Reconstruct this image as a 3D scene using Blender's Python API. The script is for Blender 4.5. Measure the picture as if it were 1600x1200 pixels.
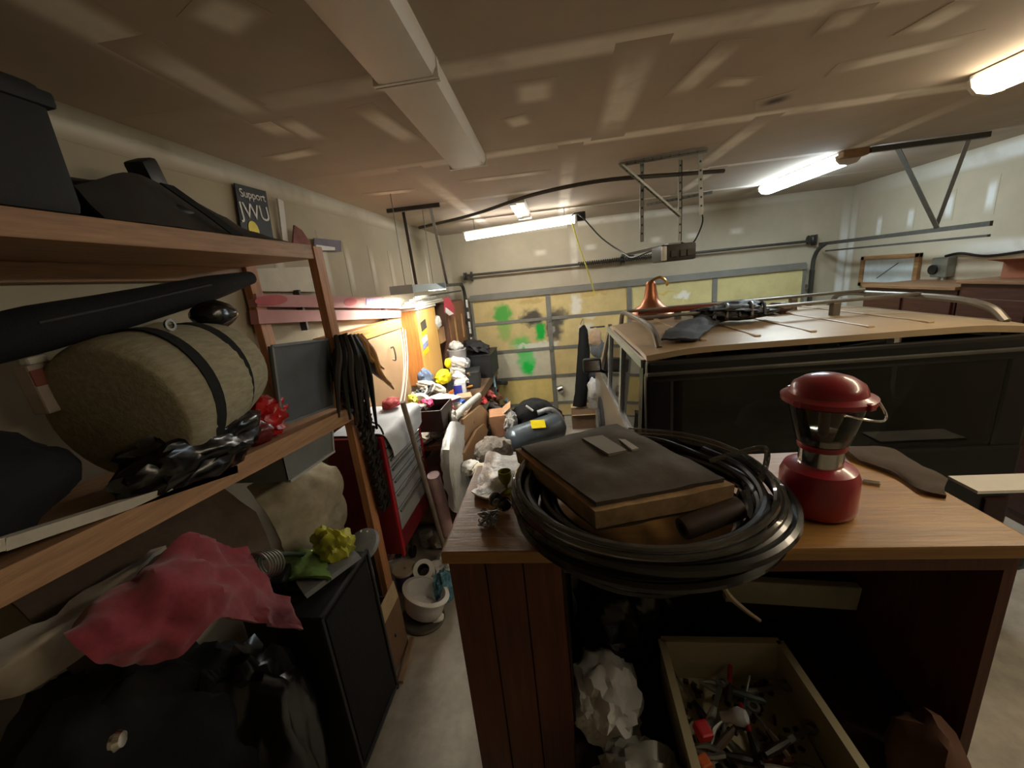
import bpy, bmesh, math, random
from mathutils import Vector, Matrix, Euler, noise
random.seed(7)
R = math.radians
PI = math.pi
scene = bpy.context.scene
for o in list(bpy.data.objects):
    bpy.data.objects.remove(o)
COL = scene.collection

# ------------------------------------------------------------------ camera, world, exposure
cd = bpy.data.cameras.new('camera')
cam = bpy.data.objects.new('camera', cd)
COL.objects.link(cam)
cd.sensor_fit = 'HORIZONTAL'
cd.sensor_width = 36.0
cd.lens = 36.0 * 612.0 / 1600.0
cd.clip_start = 0.02
cam.matrix_world = Matrix(((0.9893, 0.0684, 0.1287, 0.0),
                           (0.1065, 0.2632, -0.9588, 0.0),
                           (-0.0994, 0.9623, 0.2531, 2.25),
                           (0, 0, 0, 1)))
scene.camera = cam
w = bpy.data.worlds.new('world')
scene.world = w
w.use_nodes = True
w.node_tree.nodes['Background'].inputs[0].default_value = (0.5, 0.55, 0.6, 1)
w.node_tree.nodes['Background'].inputs[1].default_value = 0.02
scene.view_settings.view_transform = 'Standard'
scene.view_settings.look = 'None'
scene.view_settings.gamma = 1.0
scene.view_settings.use_curve_mapping = False
scene.view_settings.exposure = 1.5
LAMP_FRONT = 12.0      # lit tube lamp near the garage door
LAMP_RIGHT = 16.0      # cool lamp over the car
LAMP_WARM = 8.0        # warm lamp at the upper right, lengthened unseen to light the foreground
LAMP_BENCH = 62.0      # tubes of the shop light over the workbench

# ------------------------------------------------------------------ materials
def lin(h):
    h = h.lstrip('#')
    v = [int(h[i:i + 2], 16) / 255 for i in (0, 2, 4)]
    return tuple(((c / 12.92) if c <= 0.04045 else ((c + 0.055) / 1.055) ** 2.4) for c in v) + (1,)

MATS = {}
def mat(name, col, rough=0.6, metal=0.0, var=0.18, scale=9.0, bump=0.08, stretch=(1, 1, 1), spec=0.5, coat=0.0, trans=0.0, emit=None, est=0.0, sheen=0.0):
    if name in MATS:
        return MATS[name]
    m = bpy.data.materials.new(name)
    m.use_nodes = True
    nt = m.node_tree
    b = nt.nodes['Principled BSDF']
    b.inputs['Roughness'].default_value = rough
    b.inputs['Metallic'].default_value = metal
    b.inputs['Specular IOR Level'].default_value = spec
    b.inputs['Coat Weight'].default_value = coat
    b.inputs['Transmission Weight'].default_value = trans
    b.inputs['Sheen Weight'].default_value = sheen
    if emit:
        b.inputs['Emission Color'].default_value = lin(emit)
        b.inputs['Emission Strength'].default_value = est
    c = lin(col)
    tc = nt.nodes.new('ShaderNodeTexCoord')
    mp = nt.nodes.new('ShaderNodeMapping')
    mp.inputs['Scale'].default_value = stretch
    nz = nt.nodes.new('ShaderNodeTexNoise')
    nz.inputs['Scale'].default_value = scale
    nz.inputs['Detail'].default_value = 6
    nz.inputs['Roughness'].default_value = 0.65
    nt.links.new(tc.outputs['Object'], mp.inputs[0])
    nt.links.new(mp.outputs[0], nz.inputs['Vector'])
    cr = nt.nodes.new('ShaderNodeValToRGB')
    cr.color_ramp.elements[0].position = 0.3
    cr.color_ramp.elements[1].position = 0.7
    cr.color_ramp.elements[0].color = tuple(x * (1 - var) for x in c[:3]) + (1,)
    cr.color_ramp.elements[1].color = tuple(min(1, x * (1 + var)) for x in c[:3]) + (1,)
    nt.links.new(nz.outputs['Fac'], cr.inputs[0])
    nt.links.new(cr.outputs[0], b.inputs['Base Color'])
    if bump > 0:
        bp = nt.nodes.new('ShaderNodeBump')
        bp.inputs['Strength'].default_value = bump * 3
        bp.inputs['Distance'].default_value = 0.01
        nt.links.new(nz.outputs['Fac'], bp.inputs['Height'])
        nt.links.new(bp.outputs[0], b.inputs['Normal'])
    MATS[name] = m
    return m

def wood(name, col, axis='x', rough=0.55, var=0.35, scale=6.0, bump=0.06):
    st = {'x': (0.7, 9, 9), 'y': (9, 0.7, 9), 'z': (9, 9, 0.7)}[axis]
    return mat(name, col, rough, var=var, scale=scale, bump=bump, stretch=st)

def glass(name, tint, rough=0.03, density=0.6):
    # thin glass: tinted transparency under a mirror coat
    if name in MATS:
        return MATS[name]
    m = bpy.data.materials.new(name)
    m.use_nodes = True
    nt = m.node_tree
    nt.nodes.remove(nt.nodes['Principled BSDF'])
    out = nt.nodes['Material Output']
    tr = nt.nodes.new('ShaderNodeBsdfTransparent')
    tr.inputs[0].default_value = lin(tint)
    gl = nt.nodes.new('ShaderNodeBsdfGlossy')
    gl.inputs['Roughness'].default_value = rough
    fr = nt.nodes.new('ShaderNodeFresnel')
    fr.inputs[0].default_value = 1.5
    nz = nt.nodes.new('ShaderNodeTexNoise')
    nz.inputs['Scale'].default_value = 14
    df = nt.nodes.new('ShaderNodeBsdfDiffuse')
    df.inputs[0].default_value = (0.35, 0.34, 0.31, 1)
    ml = nt.nodes.new('ShaderNodeMath')
    ml.operation = 'MULTIPLY'
    ml.inputs[1].default_value = density
    nt.links.new(nz.outputs['Fac'], ml.inputs[0])
    m1 = nt.nodes.new('ShaderNodeMixShader')
    m2 = nt.nodes.new('ShaderNodeMixShader')
    nt.links.new(ml.outputs[0], m1.inputs[0])
    nt.links.new(tr.outputs[0], m1.inputs[1])
    nt.links.new(df.outputs[0], m1.inputs[2])
    nt.links.new(fr.outputs[0], m2.inputs[0])
    nt.links.new(m1.outputs[0], m2.inputs[1])
    nt.links.new(gl.outputs[0], m2.inputs[2])
    nt.links.new(m2.outputs[0], out.inputs[0])
    MATS[name] = m
    return m

def fade(name, col, base, edge=0.3):
    # paper-tape and filler on bare drywall: filler colour with a feathered, blotchy edge
    if name in MATS:
        return MATS[name]
    m = mat(name, col, 0.9, var=0.06, scale=5, bump=0.02)
    nt = m.node_tree
    b = nt.nodes['Principled BSDF']
    tc = nt.nodes.new('ShaderNodeTexCoord')
    uvn = nt.nodes.new('ShaderNodeUVMap')
    sx = nt.nodes.new('ShaderNodeSeparateXYZ')
    nt.links.new(uvn.outputs[0], sx.inputs[0])
    def edgefac(sock):
        a = nt.nodes.new('ShaderNodeMath'); a.operation = 'SUBTRACT'; a.inputs[1].default_value = 0.5
        nt.links.new(sock, a.inputs[0])
        c = nt.nodes.new('ShaderNodeMath'); c.operation = 'ABSOLUTE'
        nt.links.new(a.outputs[0], c.inputs[0])
        d = nt.nodes.new('ShaderNodeMapRange'); d.interpolation_type = 'SMOOTHSTEP'
        d.inputs['From Min'].default_value = 0.5 - edge; d.inputs['From Max'].default_value = 0.5
        d.inputs['To Min'].default_value = 1; d.inputs['To Max'].default_value = 0
        nt.links.new(c.outputs[0], d.inputs['Value'])
        return d.outputs[0]
    mu = nt.nodes.new('ShaderNodeMath'); mu.operation = 'MULTIPLY'
    nt.links.new(edgefac(sx.outputs[0]), mu.inputs[0]); nt.links.new(edgefac(sx.outputs[1]), mu.inputs[1])
    nz = nt.nodes.new('ShaderNodeTexNoise'); nz.inputs['Scale'].default_value = 3.5; nz.inputs['Detail'].default_value = 5
    nt.links.new(tc.outputs['Object'], nz.inputs['Vector'])
    mr = nt.nodes.new('ShaderNodeMapRange'); mr.inputs['From Min'].default_value = 0.2; mr.inputs['From Max'].default_value = 0.5
    nt.links.new(nz.outputs['Fac'], mr.inputs['Value'])
    m3 = nt.nodes.new('ShaderNodeMath'); m3.operation = 'MULTIPLY'
    nt.links.new(mu.outputs[0], m3.inputs[0]); nt.links.new(mr.outputs[0], m3.inputs[1])
    old = b.inputs['Base Color'].links[0].from_socket
    mx = nt.nodes.new('ShaderNodeMix'); mx.data_type = 'RGBA'
    mx.inputs[6].default_value = lin(base)
    nt.links.new(m3.outputs[0], mx.inputs[0]); nt.links.new(old, mx.inputs[7])
    nt.links.new(mx.outputs[2], b.inputs['Base Color'])
    return m

def stains(m, spots):
    # paint and dirt blotches with a shape of their own: (x, z, radius x, radius z, colour, strength)
    nt = m.node_tree
    b = nt.nodes['Principled BSDF']
    cur = b.inputs['Base Color'].links[0].from_socket
    ge = nt.nodes.new('ShaderNodeNewGeometry')
    nz = nt.nodes.new('ShaderNodeTexNoise'); nz.inputs['Scale'].default_value = 9; nz.inputs['Detail'].default_value = 4
    nt.links.new(ge.outputs['Position'], nz.inputs['Vector'])
    sb = nt.nodes.new('ShaderNodeVectorMath'); sb.operation = 'SUBTRACT'; sb.inputs[1].default_value = (0.5, 0.5, 0.5)
    nt.links.new(nz.outputs['Color'], sb.inputs[0])
    sc = nt.nodes.new('ShaderNodeVectorMath'); sc.operation = 'SCALE'; sc.inputs['Scale'].default_value = 0.22
    nt.links.new(sb.outputs[0], sc.inputs[0])
    ad = nt.nodes.new('ShaderNodeVectorMath'); ad.operation = 'ADD'
    nt.links.new(ge.outputs['Position'], ad.inputs[0]); nt.links.new(sc.outputs[0], ad.inputs[1])
    for (x, z, rx, rz, col, st) in spots:
        s = nt.nodes.new('ShaderNodeVectorMath'); s.operation = 'SUBTRACT'; s.inputs[1].default_value = (x, 6.22, z)
        nt.links.new(ad.outputs[0], s.inputs[0])
        d = nt.nodes.new('ShaderNodeVectorMath'); d.operation = 'MULTIPLY'; d.inputs[1].default_value = (1 / rx, 0.0, 1 / rz)
        nt.links.new(s.outputs[0], d.inputs[0])
        l = nt.nodes.new('ShaderNodeVectorMath'); l.operation = 'LENGTH'
        nt.links.new(d.outputs[0], l.inputs[0])
        mr = nt.nodes.new('ShaderNodeMapRange'); mr.interpolation_type = 'SMOOTHSTEP'
        mr.inputs['From Min'].default_value = 0.45; mr.inputs['From Max'].default_value = 1.15
        mr.inputs['To Min'].default_value = st; mr.inputs['To Max'].default_value = 0
        nt.links.new(l.outputs['Value'], mr.inputs['Value'])
        mx = nt.nodes.new('ShaderNodeMix'); mx.data_type = 'RGBA'
        nt.links.new(mr.outputs[0], mx.inputs[0]); nt.links.new(cur, mx.inputs[6]); mx.inputs[7].default_value = lin(col)
        cur = mx.outputs[2]
    nt.links.new(cur, b.inputs['Base Color'])

CEIL = '#b2a494'
M_ceil = mat('ceiling_drywall', CEIL, 0.95, var=0.07, scale=2.5, bump=0.02)
M_wall = mat('wall_drywall', '#b3aa95', 0.95, var=0.10, scale=1.8, bump=0.02)
M_tapec = fade('ceiling_tape', '#ece5d9', CEIL, 0.34)
M_tapew = fade('wall_tape', '#d6d2c4', '#b3aa95', 0.4)
M_tapew2 = fade('wall_filler', '#dde0dd', '#b3aa95', 0.35)
M_floor = mat('concrete', '#a09a90', 0.85, var=0.3, scale=4, bump=0.05)
M_wpine = wood('shelf_pine', '#a37d5c', 'y', var=0.3)
M_wpost = wood('post_pine', '#b07a52', 'z', var=0.3)
M_hutch = wood('hutch_top_veneer', '#a0763f', 'x', rough=0.38, var=0.22)
M_hutchd = wood('hutch_dark_plank', '#5f3522', 'z', rough=0.5, var=0.3)
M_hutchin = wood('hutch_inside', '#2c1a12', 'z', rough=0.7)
M_black = mat('black_plastic', '#121314', 0.45, var=0.2, bump=0.03)
M_blackcloth = mat('black_cloth', '#0e0f11', 0.9, var=0.3, scale=30, bump=0.12)
M_blackshine = mat('black_shiny', '#0d0e10', 0.22, var=0.2, scale=6, bump=0.05)
M_char = mat('charcoal', '#2b2c2e', 0.7, var=0.2, scale=20)
M_steel = mat('galvanised_steel', '#8d8f8b', 0.42, metal=0.75, var=0.15, scale=12)
M_steeld = mat('dull_steel', '#4d4b46', 0.55, metal=0.6, var=0.2, scale=12)
M_white = mat('white_plastic', '#dcdcd6', 0.4, var=0.04, bump=0.01)
M_whitem = mat('white_metal', '#cfcbc2', 0.5, var=0.05, bump=0.01)
M_paper = mat('white_paper', '#e8e8e4', 0.8, var=0.04)
M_bag = mat('white_bag_plastic', '#dfe1e2', 0.35, var=0.08, scale=14, bump=0.25)
M_red = mat('red_enamel', '#a01824', 0.35, var=0.15, bump=0.01)
M_redd = mat('dark_red_enamel', '#6c1620', 0.4, var=0.2, bump=0.01)
M_yel = mat('yellow_plastic', '#f1dd1c', 0.45, var=0.06)
M_blue = mat('blue_plastic', '#2f38a8', 0.4, var=0.1)
M_tan = mat('tan_cardboard', '#b28a63', 0.85, var=0.12, scale=12)
M_brownbox = mat('brown_cardboard', '#8f6d4e', 0.85, var=0.15, scale=10)
M_chrome = mat('chrome', '#d8d8d8', 0.12, metal=1.0, var=0.05, bump=0.0)
M_brass = mat('brass', '#c79c4a', 0.25, metal=1.0, var=0.1, bump=0.02)

# ------------------------------------------------------------------ mesh helpers
class G:
    def __init__(self):
        self.bm = bmesh.new()
        self.uv = None
    def _xf(self, vs, M):
        bmesh.ops.transform(self.bm, matrix=M, verts=vs)
    def box(self, c, s, rot=(0, 0, 0), bev=0.0, taper=1.0):
        r = bmesh.ops.create_cube(self.bm, size=1.0)
        vs = r['verts']
        for v in vs:
            k = taper if v.co.z > 0 else 1.0
            v.co.x *= s[0] * k; v.co.y *= s[1] * k; v.co.z *= s[2]
        if bev > 0:
            es = list({e for v in vs for e in v.link_edges})
            rb = bmesh.ops.bevel(self.bm, geom=es, offset=bev, segments=2, affect='EDGES', profile=0.6)
            vs = list({v for v in vs if v.is_valid} | set(rb['verts']))
        self._xf(vs, Matrix.Translation(c) @ Euler(rot).to_matrix().to_4x4())
        return self
    def b2(self, lo, hi, bev=0.0):
        c = [(a + b) / 2 for a, b in zip(lo, hi)]
        return self.box(c, [abs(b - a) for a, b in zip(lo, hi)], bev=bev)
    def bar(self, a, b, w, t, up=(0, 0, 1)):
        # rectangular bar from a to b
        a = Vector(a); b = Vector(b); d = (b - a); L = d.length; d.normalize()
        u = Vector(up)
        if abs(d.dot(u)) > 0.98: u = Vector((0, 1, 0))
        s = d.cross(u).normalized(); n = s.cross(d).normalized()
        vs = []
        for p in (a, b):
            for i, j in ((-1, -1), (1, -1), (1, 1), (-1, 1)):
                vs.append(self.bm.verts.new(p + s * i * w / 2 + n * j * t / 2))
        f = self.bm.faces.new
        f(vs[3::-1]); f(vs[4:8])
        for i in range(4):
            j = (i + 1) % 4
            f((vs[i], vs[j], vs[4 + j], vs[4 + i]))
        return self
    def tube(self, pts, r, seg=8, closed=False, smooth=True, caps=True):
        pts = [Vector(p) for p in pts]
        if smooth and len(pts) > 2: pts = spline(pts, 5, closed)
        n = len(pts)
        rs = r if isinstance(r, (list, tuple)) else None
        rings = []
        prev = None
        for i, p in enumerate(pts):
            if closed: d = pts[(i + 1) % n] - pts[i - 1]
            else: d = pts[min(i + 1, n - 1)] - pts[max(i - 1, 0)]
            if d.length < 1e-9: d = Vector((0, 0, 1))
            d.normalize()
            if prev is None:
                a = d.orthogonal().normalized()
            else:
                a = (prev - d * prev.dot(d))
                a = a.normalized() if a.length > 1e-6 else d.orthogonal().normalized()
            prev = a
            b = d.cross(a)
            if rs:
                t = i / (n - 1) * (len(rs) - 1); k = min(int(t), len(rs) - 2); rr = rs[k] + (rs[k + 1] - rs[k]) * (t - k)
            else: rr = r
            rings.append([self.bm.verts.new(p + (a * math.cos(2 * PI * j / seg) + b * math.sin(2 * PI * j / seg)) * rr) for j in range(seg)])
        m = n if closed else n - 1
        for i in range(m):
            A, B = rings[i], rings[(i + 1) % n]
            for j in range(seg):
                k = (j + 1) % seg
                self.bm.faces.new((A[j], A[k], B[k], B[j]))
        if caps and not closed:
            self.bm.faces.new(rings[0][::-1]); self.bm.faces.new(rings[-1])
        return self
    def lathe(self, prof, c=(0, 0, 0), seg=20, rot=(0, 0, 0), sx=1.0, sy=1.0):
        M = Matrix.Translation(c) @ Euler(rot).to_matrix().to_4x4()
        rings = []
        for (r, z) in prof:
            if r < 1e-5: rings.append([self.bm.verts.new(M @ Vector((0, 0, z)))])
            else: rings.append([self.bm.verts.new(M @ Vector((r * sx * math.cos(2 * PI * j / seg), r * sy * math.sin(2 * PI * j / seg), z))) for j in range(seg)])
        for A, B in zip(rings, rings[1:]):
            for j in range(seg):
                k = (j + 1) % seg
                if len(A) == 1 and len(B) == 1: continue
                if len(A) == 1: self.bm.faces.new((A[0], B[k], B[j])) if False else self.bm.faces.new((A[0], B[k], B[j]))
                elif len(B) == 1: self.bm.faces.new((A[j], A[k], B[0]))
                else: self.bm.faces.new((A[j], A[k], B[k], B[j]))
        return self
    def cyl(self, a, b, r, seg=16, r2=None):
        return self.tube([a, b], [r, r if r2 is None else r2], seg, smooth=False)
    def prism(self, pts, vec):
        vec = Vector(vec)
        A = [self.bm.verts.new(Vector(p)) for p in pts]
        B = [self.bm.verts.new(Vector(p) + vec) for p in pts]
        n = len(pts)
        self.bm.faces.new(A); self.bm.faces.new(B[::-1])
        for i in range(n):
            j = (i + 1) % n
            self.bm.faces.new((A[j], A[i], B[i], B[j]))
        return self
    def net(self, rows, thick=0.004, nz=0.0, ns=8.0, sub=6, wrap=False):
        # cloth or sheet through a grid of control points
        rows = [[Vector(p) for p in r] for r in rows]
        rows = [spline(r, sub) for r in rows]
        cols = [spline([r[i] for r in rows], sub) for i in range(len(rows[0]))]
        nu, nv = len(cols), len(cols[0])
        P = [[cols[i][j].copy() for j in range(nv)] for i in range(nu)]
        N = [[None] * nv for _ in range(nu)]
        for i in range(nu):
            for j in range(nv):
                a = P[min(i + 1, nu - 1)][j] - P[max(i - 1, 0)][j]
                b = P[i][min(j + 1, nv - 1)] - P[i][max(j - 1, 0)]
                n = a.cross(b)
                N[i][j] = n.normalized() if n.length > 1e-9 else Vector((0, 0, 1))
        T, Bm = [], []
        for i in range(nu):
            rt, rb = [], []
            for j in range(nv):
                q = P[i][j]
                d = N[i][j] * (nz * (noise.noise(q * ns) + 0.5 * noise.noise(q * ns * 2.3))) if nz else Vector((0, 0, 0))
                rt.append(self.bm.verts.new(q + d + N[i][j] * thick / 2)); rb.append(self.bm.verts.new(q + d - N[i][j] * thick / 2))
            T.append(rt); Bm.append(rb)
        F = self.bm.faces.new
        for i in range(nu - 1):
            for j in range(nv - 1):
                F((T[i][j], T[i + 1][j], T[i + 1][j + 1], T[i][j + 1]))
                F((Bm[i][j], Bm[i][j + 1], Bm[i + 1][j + 1], Bm[i + 1][j]))
        for i in range(nu - 1):
            F((T[i][0], Bm[i][0], Bm[i + 1][0], T[i + 1][0])); F((T[i][-1], T[i + 1][-1], Bm[i + 1][-1], Bm[i][-1]))
        for j in range(nv - 1):
            F((T[0][j], T[0][j + 1], Bm[0][j + 1], Bm[0][j])); F((T[-1][j], Bm[-1][j], Bm[-1][j + 1], T[-1][j + 1]))
        return self
    def blob(self, c, rad, nz=0.15, ns=6.0, sub=4, rot=(0, 0, 0), flat=None, sharp=1.0):
        r = bmesh.ops.create_icosphere(self.bm, subdivisions=sub, radius=1.0)
        off = Vector((c[0] * 3.1, c[1] * 2.7, c[2] * 1.9))
        for v in r['verts']:
            p = v.co.copy()
            if sharp != 1.0:
                p = Vector([math.copysign(abs(t) ** sharp, t) for t in p])
            k = 1 + nz * (noise.noise(v.co * ns * 0.3 + off) + 0.6 * noise.noise(v.co * ns * 0.8 + off) + 0.35 * (abs(noise.noise(v.co * ns * 1.7 + off))))
            v.co = Vector((p.x * rad[0] * k, p.y * rad[1] * k, p.z * rad[2] * k))
        self._xf(r['verts'], Matrix.Translation(c) @ Euler(rot).to_matrix().to_4x4())
        if flat is not None:
            for v in r['verts']: v.co.z = max(v.co.z, flat)
        return self
    NS = 0
    def strip(self, a, b, w, nrm=(0, 0, -1), t=0.002):
        G.NS += 1; t = .0003 + .00004 * G.NS
        # thin tape strip with UVs (u across the width, v along)
        a = Vector(a); b = Vector(b); n = Vector(nrm).normalized()
        s = (b - a).cross(n).normalized() * w / 2
        uvl = self.bm.loops.layers.uv.verify()
        lo = [a - s, a + s, b + s, b - s]
        V0 = [self.bm.verts.new(p) for p in lo]; V1 = [self.bm.verts.new(p + n * t) for p in lo]
        uvs = [(0, 0), (1, 0), (1, 1), (0, 1)]
        f = self.bm.faces.new(V1)
        for l, u in zip(f.loops, uvs): l[uvl].uv = u
        f2 = self.bm.faces.new(V0[::-1])
        for i in range(4):
            j = (i + 1) % 4
            fs = self.bm.faces.new((V0[i], V0[j], V1[j], V1[i]))
        return self
    def out(self, name, m, parent=None, smooth=False, label=None, recalc=True, origin=None):
        bm = self.bm
        if recalc: bmesh.ops.recalc_face_normals(bm, faces=bm.faces[:])
        if parent is not None: o0 = ORIG[parent.name]
        elif origin is not None: o0 = Vector(origin)
        else:
            co = [v.co for v in bm.verts]
            o0 = Vector(((min(c.x for c in co) + max(c.x for c in co)) / 2, (min(c.y for c in co) + max(c.y for c in co)) / 2, min(c.z for c in co)))
        for v in bm.verts: v.co -= o0
        me = bpy.data.meshes.new(name)
        bm.to_mesh(me); bm.free()
        if smooth:
            for p in me.polygons: p.use_smooth = True
            try: me.set_sharp_from_angle(angle=R(42))
            except Exception: pass
        me.materials.append(m)
        o = bpy.data.objects.new(name, me)
        COL.objects.link(o)
        if parent is not None: o.parent = parent
        else: o.location = o0
        ORIG[o.name] = o0
        if label: o['label'] = label
        return o
ORIG = {}

def spline(p, k=5, closed=False):
    n = len(p)
    if n < 3:
        if n == 2: return [p[0].lerp(p[1], i / k) for i in range(k + 1)]
        return p
    out = []
    m = n if closed else n - 1
    for i in range(m):
        if closed: a, b, c, d = p[i - 1], p[i], p[(i + 1) % n], p[(i + 2) % n]
        else:
            b, c = p[i], p[i + 1]
            a = p[i - 1] if i > 0 else b * 2 - c
            d = p[i + 2] if i + 2 < n else c * 2 - b
        for s in range(k):
            t = s / k
            out.append(0.5 * ((2 * b) + (c - a) * t + (2 * a - 5 * b + 4 * c - d) * t * t + (3 * b - a - 3 * c + d) * t ** 3))
    if not closed: out.append(p[-1].copy())
    return out

def T(name, label, cat, loc, group=None):
    o = bpy.data.objects.new(name, None)
    o.empty_display_size = 0.05
    COL.objects.link(o)
    o.location = loc
    ORIG[o.name] = Vector(loc)
    o['label'] = label; o['category'] = cat
    if group: o['group'] = group
    return o

def tag(o, label, cat, group=None):
    o['label'] = label; o['category'] = cat
    if group: o['group'] = group
    return o

def struct(o):
    o['kind'] = 'structure'
    return o

def dup(root, loc, label=None):
    r = root.copy(); COL.objects.link(r); r.location = loc
    ORIG[r.name] = Vector(loc)
    if label: r['label'] = label
    for ch in list(root.children):
        c = ch.copy(); COL.objects.link(c); c.parent = r
        for g in ch.children:
            d = g.copy(); COL.objects.link(d); d.parent = c
    return r

def text(name, s, size, M, m, parent, ext=0.0015, label=None):
    cu = bpy.data.curves.new(name, 'FONT')
    cu.body = s; cu.size = size; cu.extrude = ext; cu.align_x = 'CENTER'; cu.align_y = 'CENTER'
    tmp = bpy.data.objects.new(name + '_tmp', cu)
    COL.objects.link(tmp)
    dg = bpy.context.evaluated_depsgraph_get()
    me = bpy.data.meshes.new_from_object(tmp.evaluated_get(dg))
    bpy.data.objects.remove(tmp)
    o = bpy.data.objects.new(name, me)
    COL.objects.link(o)
    me.transform(M)
    o0 = ORIG[parent.name]
    me.transform(Matrix.Translation(-o0))
    me.materials.clear(); me.materials.append(m)
    o.parent = parent
    if label: o['label'] = label
    ORIG[o.name] = o0
    return o

def frame(o, ex, ey):
    # matrix whose x axis is ex and y axis is ey, at o
    ex = Vector(ex).normalized(); ey = Vector(ey); ey = (ey - ex * ey.dot(ex)).normalized(); ez = ex.cross(ey)
    return Matrix.Translation(o) @ Matrix((ex, ey, ez)).transposed().to_4x4()

# ------------------------------------------------------------------ setting
XL, XR, YB, YF, ZC = -1.72, 4.08, -1.6, 6.28, 3.03
floor = struct(G().b2((XL, YB, -0.12), (XR, YF + 0.1, 0)).out('floor', M_floor))
ceil = struct(G().b2((XL - 0.1, YB - 0.1, ZC), (XR + 0.1, YF + 0.1, ZC + 0.1)).out('ceiling', M_ceil))
wl = struct(G().b2((XL - 0.1, YB - 0.1, 0), (XL, YF + 0.1, ZC)).out('wall_left', M_wall))
wr = struct(G().b2((XR, YB - 0.1, 0), (XR + 0.1, YF + 0.1, ZC)).out('wall_right', M_wall))
wb = struct(G().b2((XL, YB - 0.1, 0), (XR, YB, ZC)).out('wall_back', M_wall))
DX0, DX1, DZ = -1.36, 3.52, 2.09
wf = struct(G().b2((XL, YF, DZ), (XR, YF + 0.1, ZC)).b2((XL, YF, 0), (DX0 - 0.02, YF + 0.1, DZ)).b2((DX1 + 0.02, YF, 0), (XR, YF + 0.1, DZ)).out('wall_front', M_wall))

def ctape(a, b, w):
    G().strip(tuple(a) + (ZC,), tuple(b) + (ZC,), w).out('joint_tape', M_tapec, ceil, recalc=False)
for y in (0.5, 1.70, 2.75, 3.97, 5.2):
    ctape((XL, y), (XR, y), 0.17 if y < 3 else 0.13)
for x, y0, y1, wd in ((0.37, 1.70, 2.75, 0.2), (-0.9, 2.75, 6.2, 0.17), (0.15, 2.75, 6.2, 0.16), (1.3, 2.75, 3.97, 0.16), (1.48, 3.97, 5.2, 0.16), (2.55, 2.75, 6.2, 0.2),
                       (1.9, 0.5, 1.7, 0.2), (-1.2, 0.5, 1.7, 0.2), (3.2, 1.7, 2.75, 0.18)):
    ctape((x, y0), (x, y1), wd)
for p, q, wd in (((-1.207, 1.668, 3.030)[:2], (-1.229, 2.033, 3.030)[:2], 0.16), ((-0.777, 1.833, 3.030)[:2], (-0.712, 2.364, 3.030)[:2], 0.13),
                 ((-1.131, 1.830, 3.030)[:2], (-1.133, 2.123, 3.030)[:2], 0.12), ((0.635, 2.276, 3.030)[:2], (0.724, 1.821, 3.030)[:2], 0.13),
                 ((-1.183, 1.217, 3.030)[:2], (-1.200, 1.839, 3.030)[:2], 0.16), ((-0.879, 1.142, 3.030)[:2], (-0.813, 1.285, 3.030)[:2], 0.2),
                 ((-0.135, 1.978, 3.030)[:2], (0.061, 1.987, 3.030)[:2], 0.24), ((1.313, 2.247, 3.030)[:2], (1.784, 2.144, 3.030)[:2], 0.14),
                 ((-0.202, 2.290, 3.030)[:2], (-0.067, 2.259, 3.030)[:2], 0.16), ((0.777, 2.181, 3.030)[:2], (0.983, 2.242, 3.030)[:2], 0.1),
                 ((1.090, 1.886, 3.030)[:2], (1.077, 1.737, 3.030)[:2], 0.13), ((1.449, 2.017, 3.030)[:2], (1.500, 1.826, 3.030)[:2], 0.15),
                 ((-1.529, 2.267, 3.030)[:2], (-1.209, 2.245, 3.030)[:2], 0.12), ((-0.681, 3.302, 3.030)[:2], (0.016, 3.347, 3.030)[:2], 0.12),
                 ((-1.470, 3.287, 3.030)[:2], (-1.062, 3.348, 3.030)[:2], 0.12), ((2.361, 5.413, 3.030)[:2], (2.823, 5.350, 3.030)[:2], 0.1)):
    G().strip(tuple(p) + (ZC,), tuple(q) + (ZC,), wd, t=0.0012).out('filler_patch', M_tapec, ceil, recalc=False)
M_soot = fade('ceiling_smudge', '#4d4238', CEIL, 0.45)
G().strip((1.129, 2.561, 3.030), (1.298, 2.491, 3.030), 0.16, t=0.0024).out('dark_smudge', M_soot, ceil, recalc=False)
# corner and wall joints
def wtape(par, a, b, w, n, m=None, t=0.0015):
    G().strip(a, b, w, n, t).out('joint_tape', m or M_tapew, par, recalc=False)
wtape(wl, (XL, YB, 2.97), (XL, YF, 2.97), 0.14, (1, 0, 0))
wtape(wr, (XR, YB, 2.93), (XR, YF, 2.93), 0.2, (-1, 0, 0), M_tapew2)
wtape(wf, (XL, YF, 2.97), (XR, YF, 2.97), 0.12, (0, -1, 0))
wtape(wf, (XL + .06, YF, 0.4), (XL + .06, YF, 3.0), 0.13, (0, -1, 0))
wtape(wl, (XL, YF - .06, 0.4), (XL, YF - .06, 3.0), 0.13, (1, 0, 0))
wtape(wf, (XR - .06, YF, 0.4), (XR - .06, YF, 3.0), 0.15, (0, -1, 0), M_tapew2)
wtape(wr, (XR, YF - .07, 0.4), (XR, YF - .07, 3.0), 0.16, (-1, 0, 0), M_tapew2)
wtape(wf, (0.3, YF, 2.1), (0.3, YF, 3.0), 0.16, (0, -1, 0))
for y, z0, z1 in ((2.42, 2.2, 2.9), (2.95, 2.25, 2.75), (3.3, 2.25, 2.7), (3.75, 2.25, 2.7), (4.2, 2.25, 2.68), (4.8, 2.2, 2.75), (5.4, 2.2, 2.8)):
    wtape(wl, (XL, y, z0), (XL, y, z1), 0.11, (1, 0, 0))
for y, z0, z1 in ((5.3, 2.35, 2.62), (4.85, 2.4, 2.7), (4.45, 2.4, 2.75), (4.1, 2.4, 2.75), (5.75, 2.3, 2.6)):
    wtape(wr, (XR, y, z0), (XR, y, z1), 0.11, (-1, 0, 0), M_tapew2)
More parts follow.
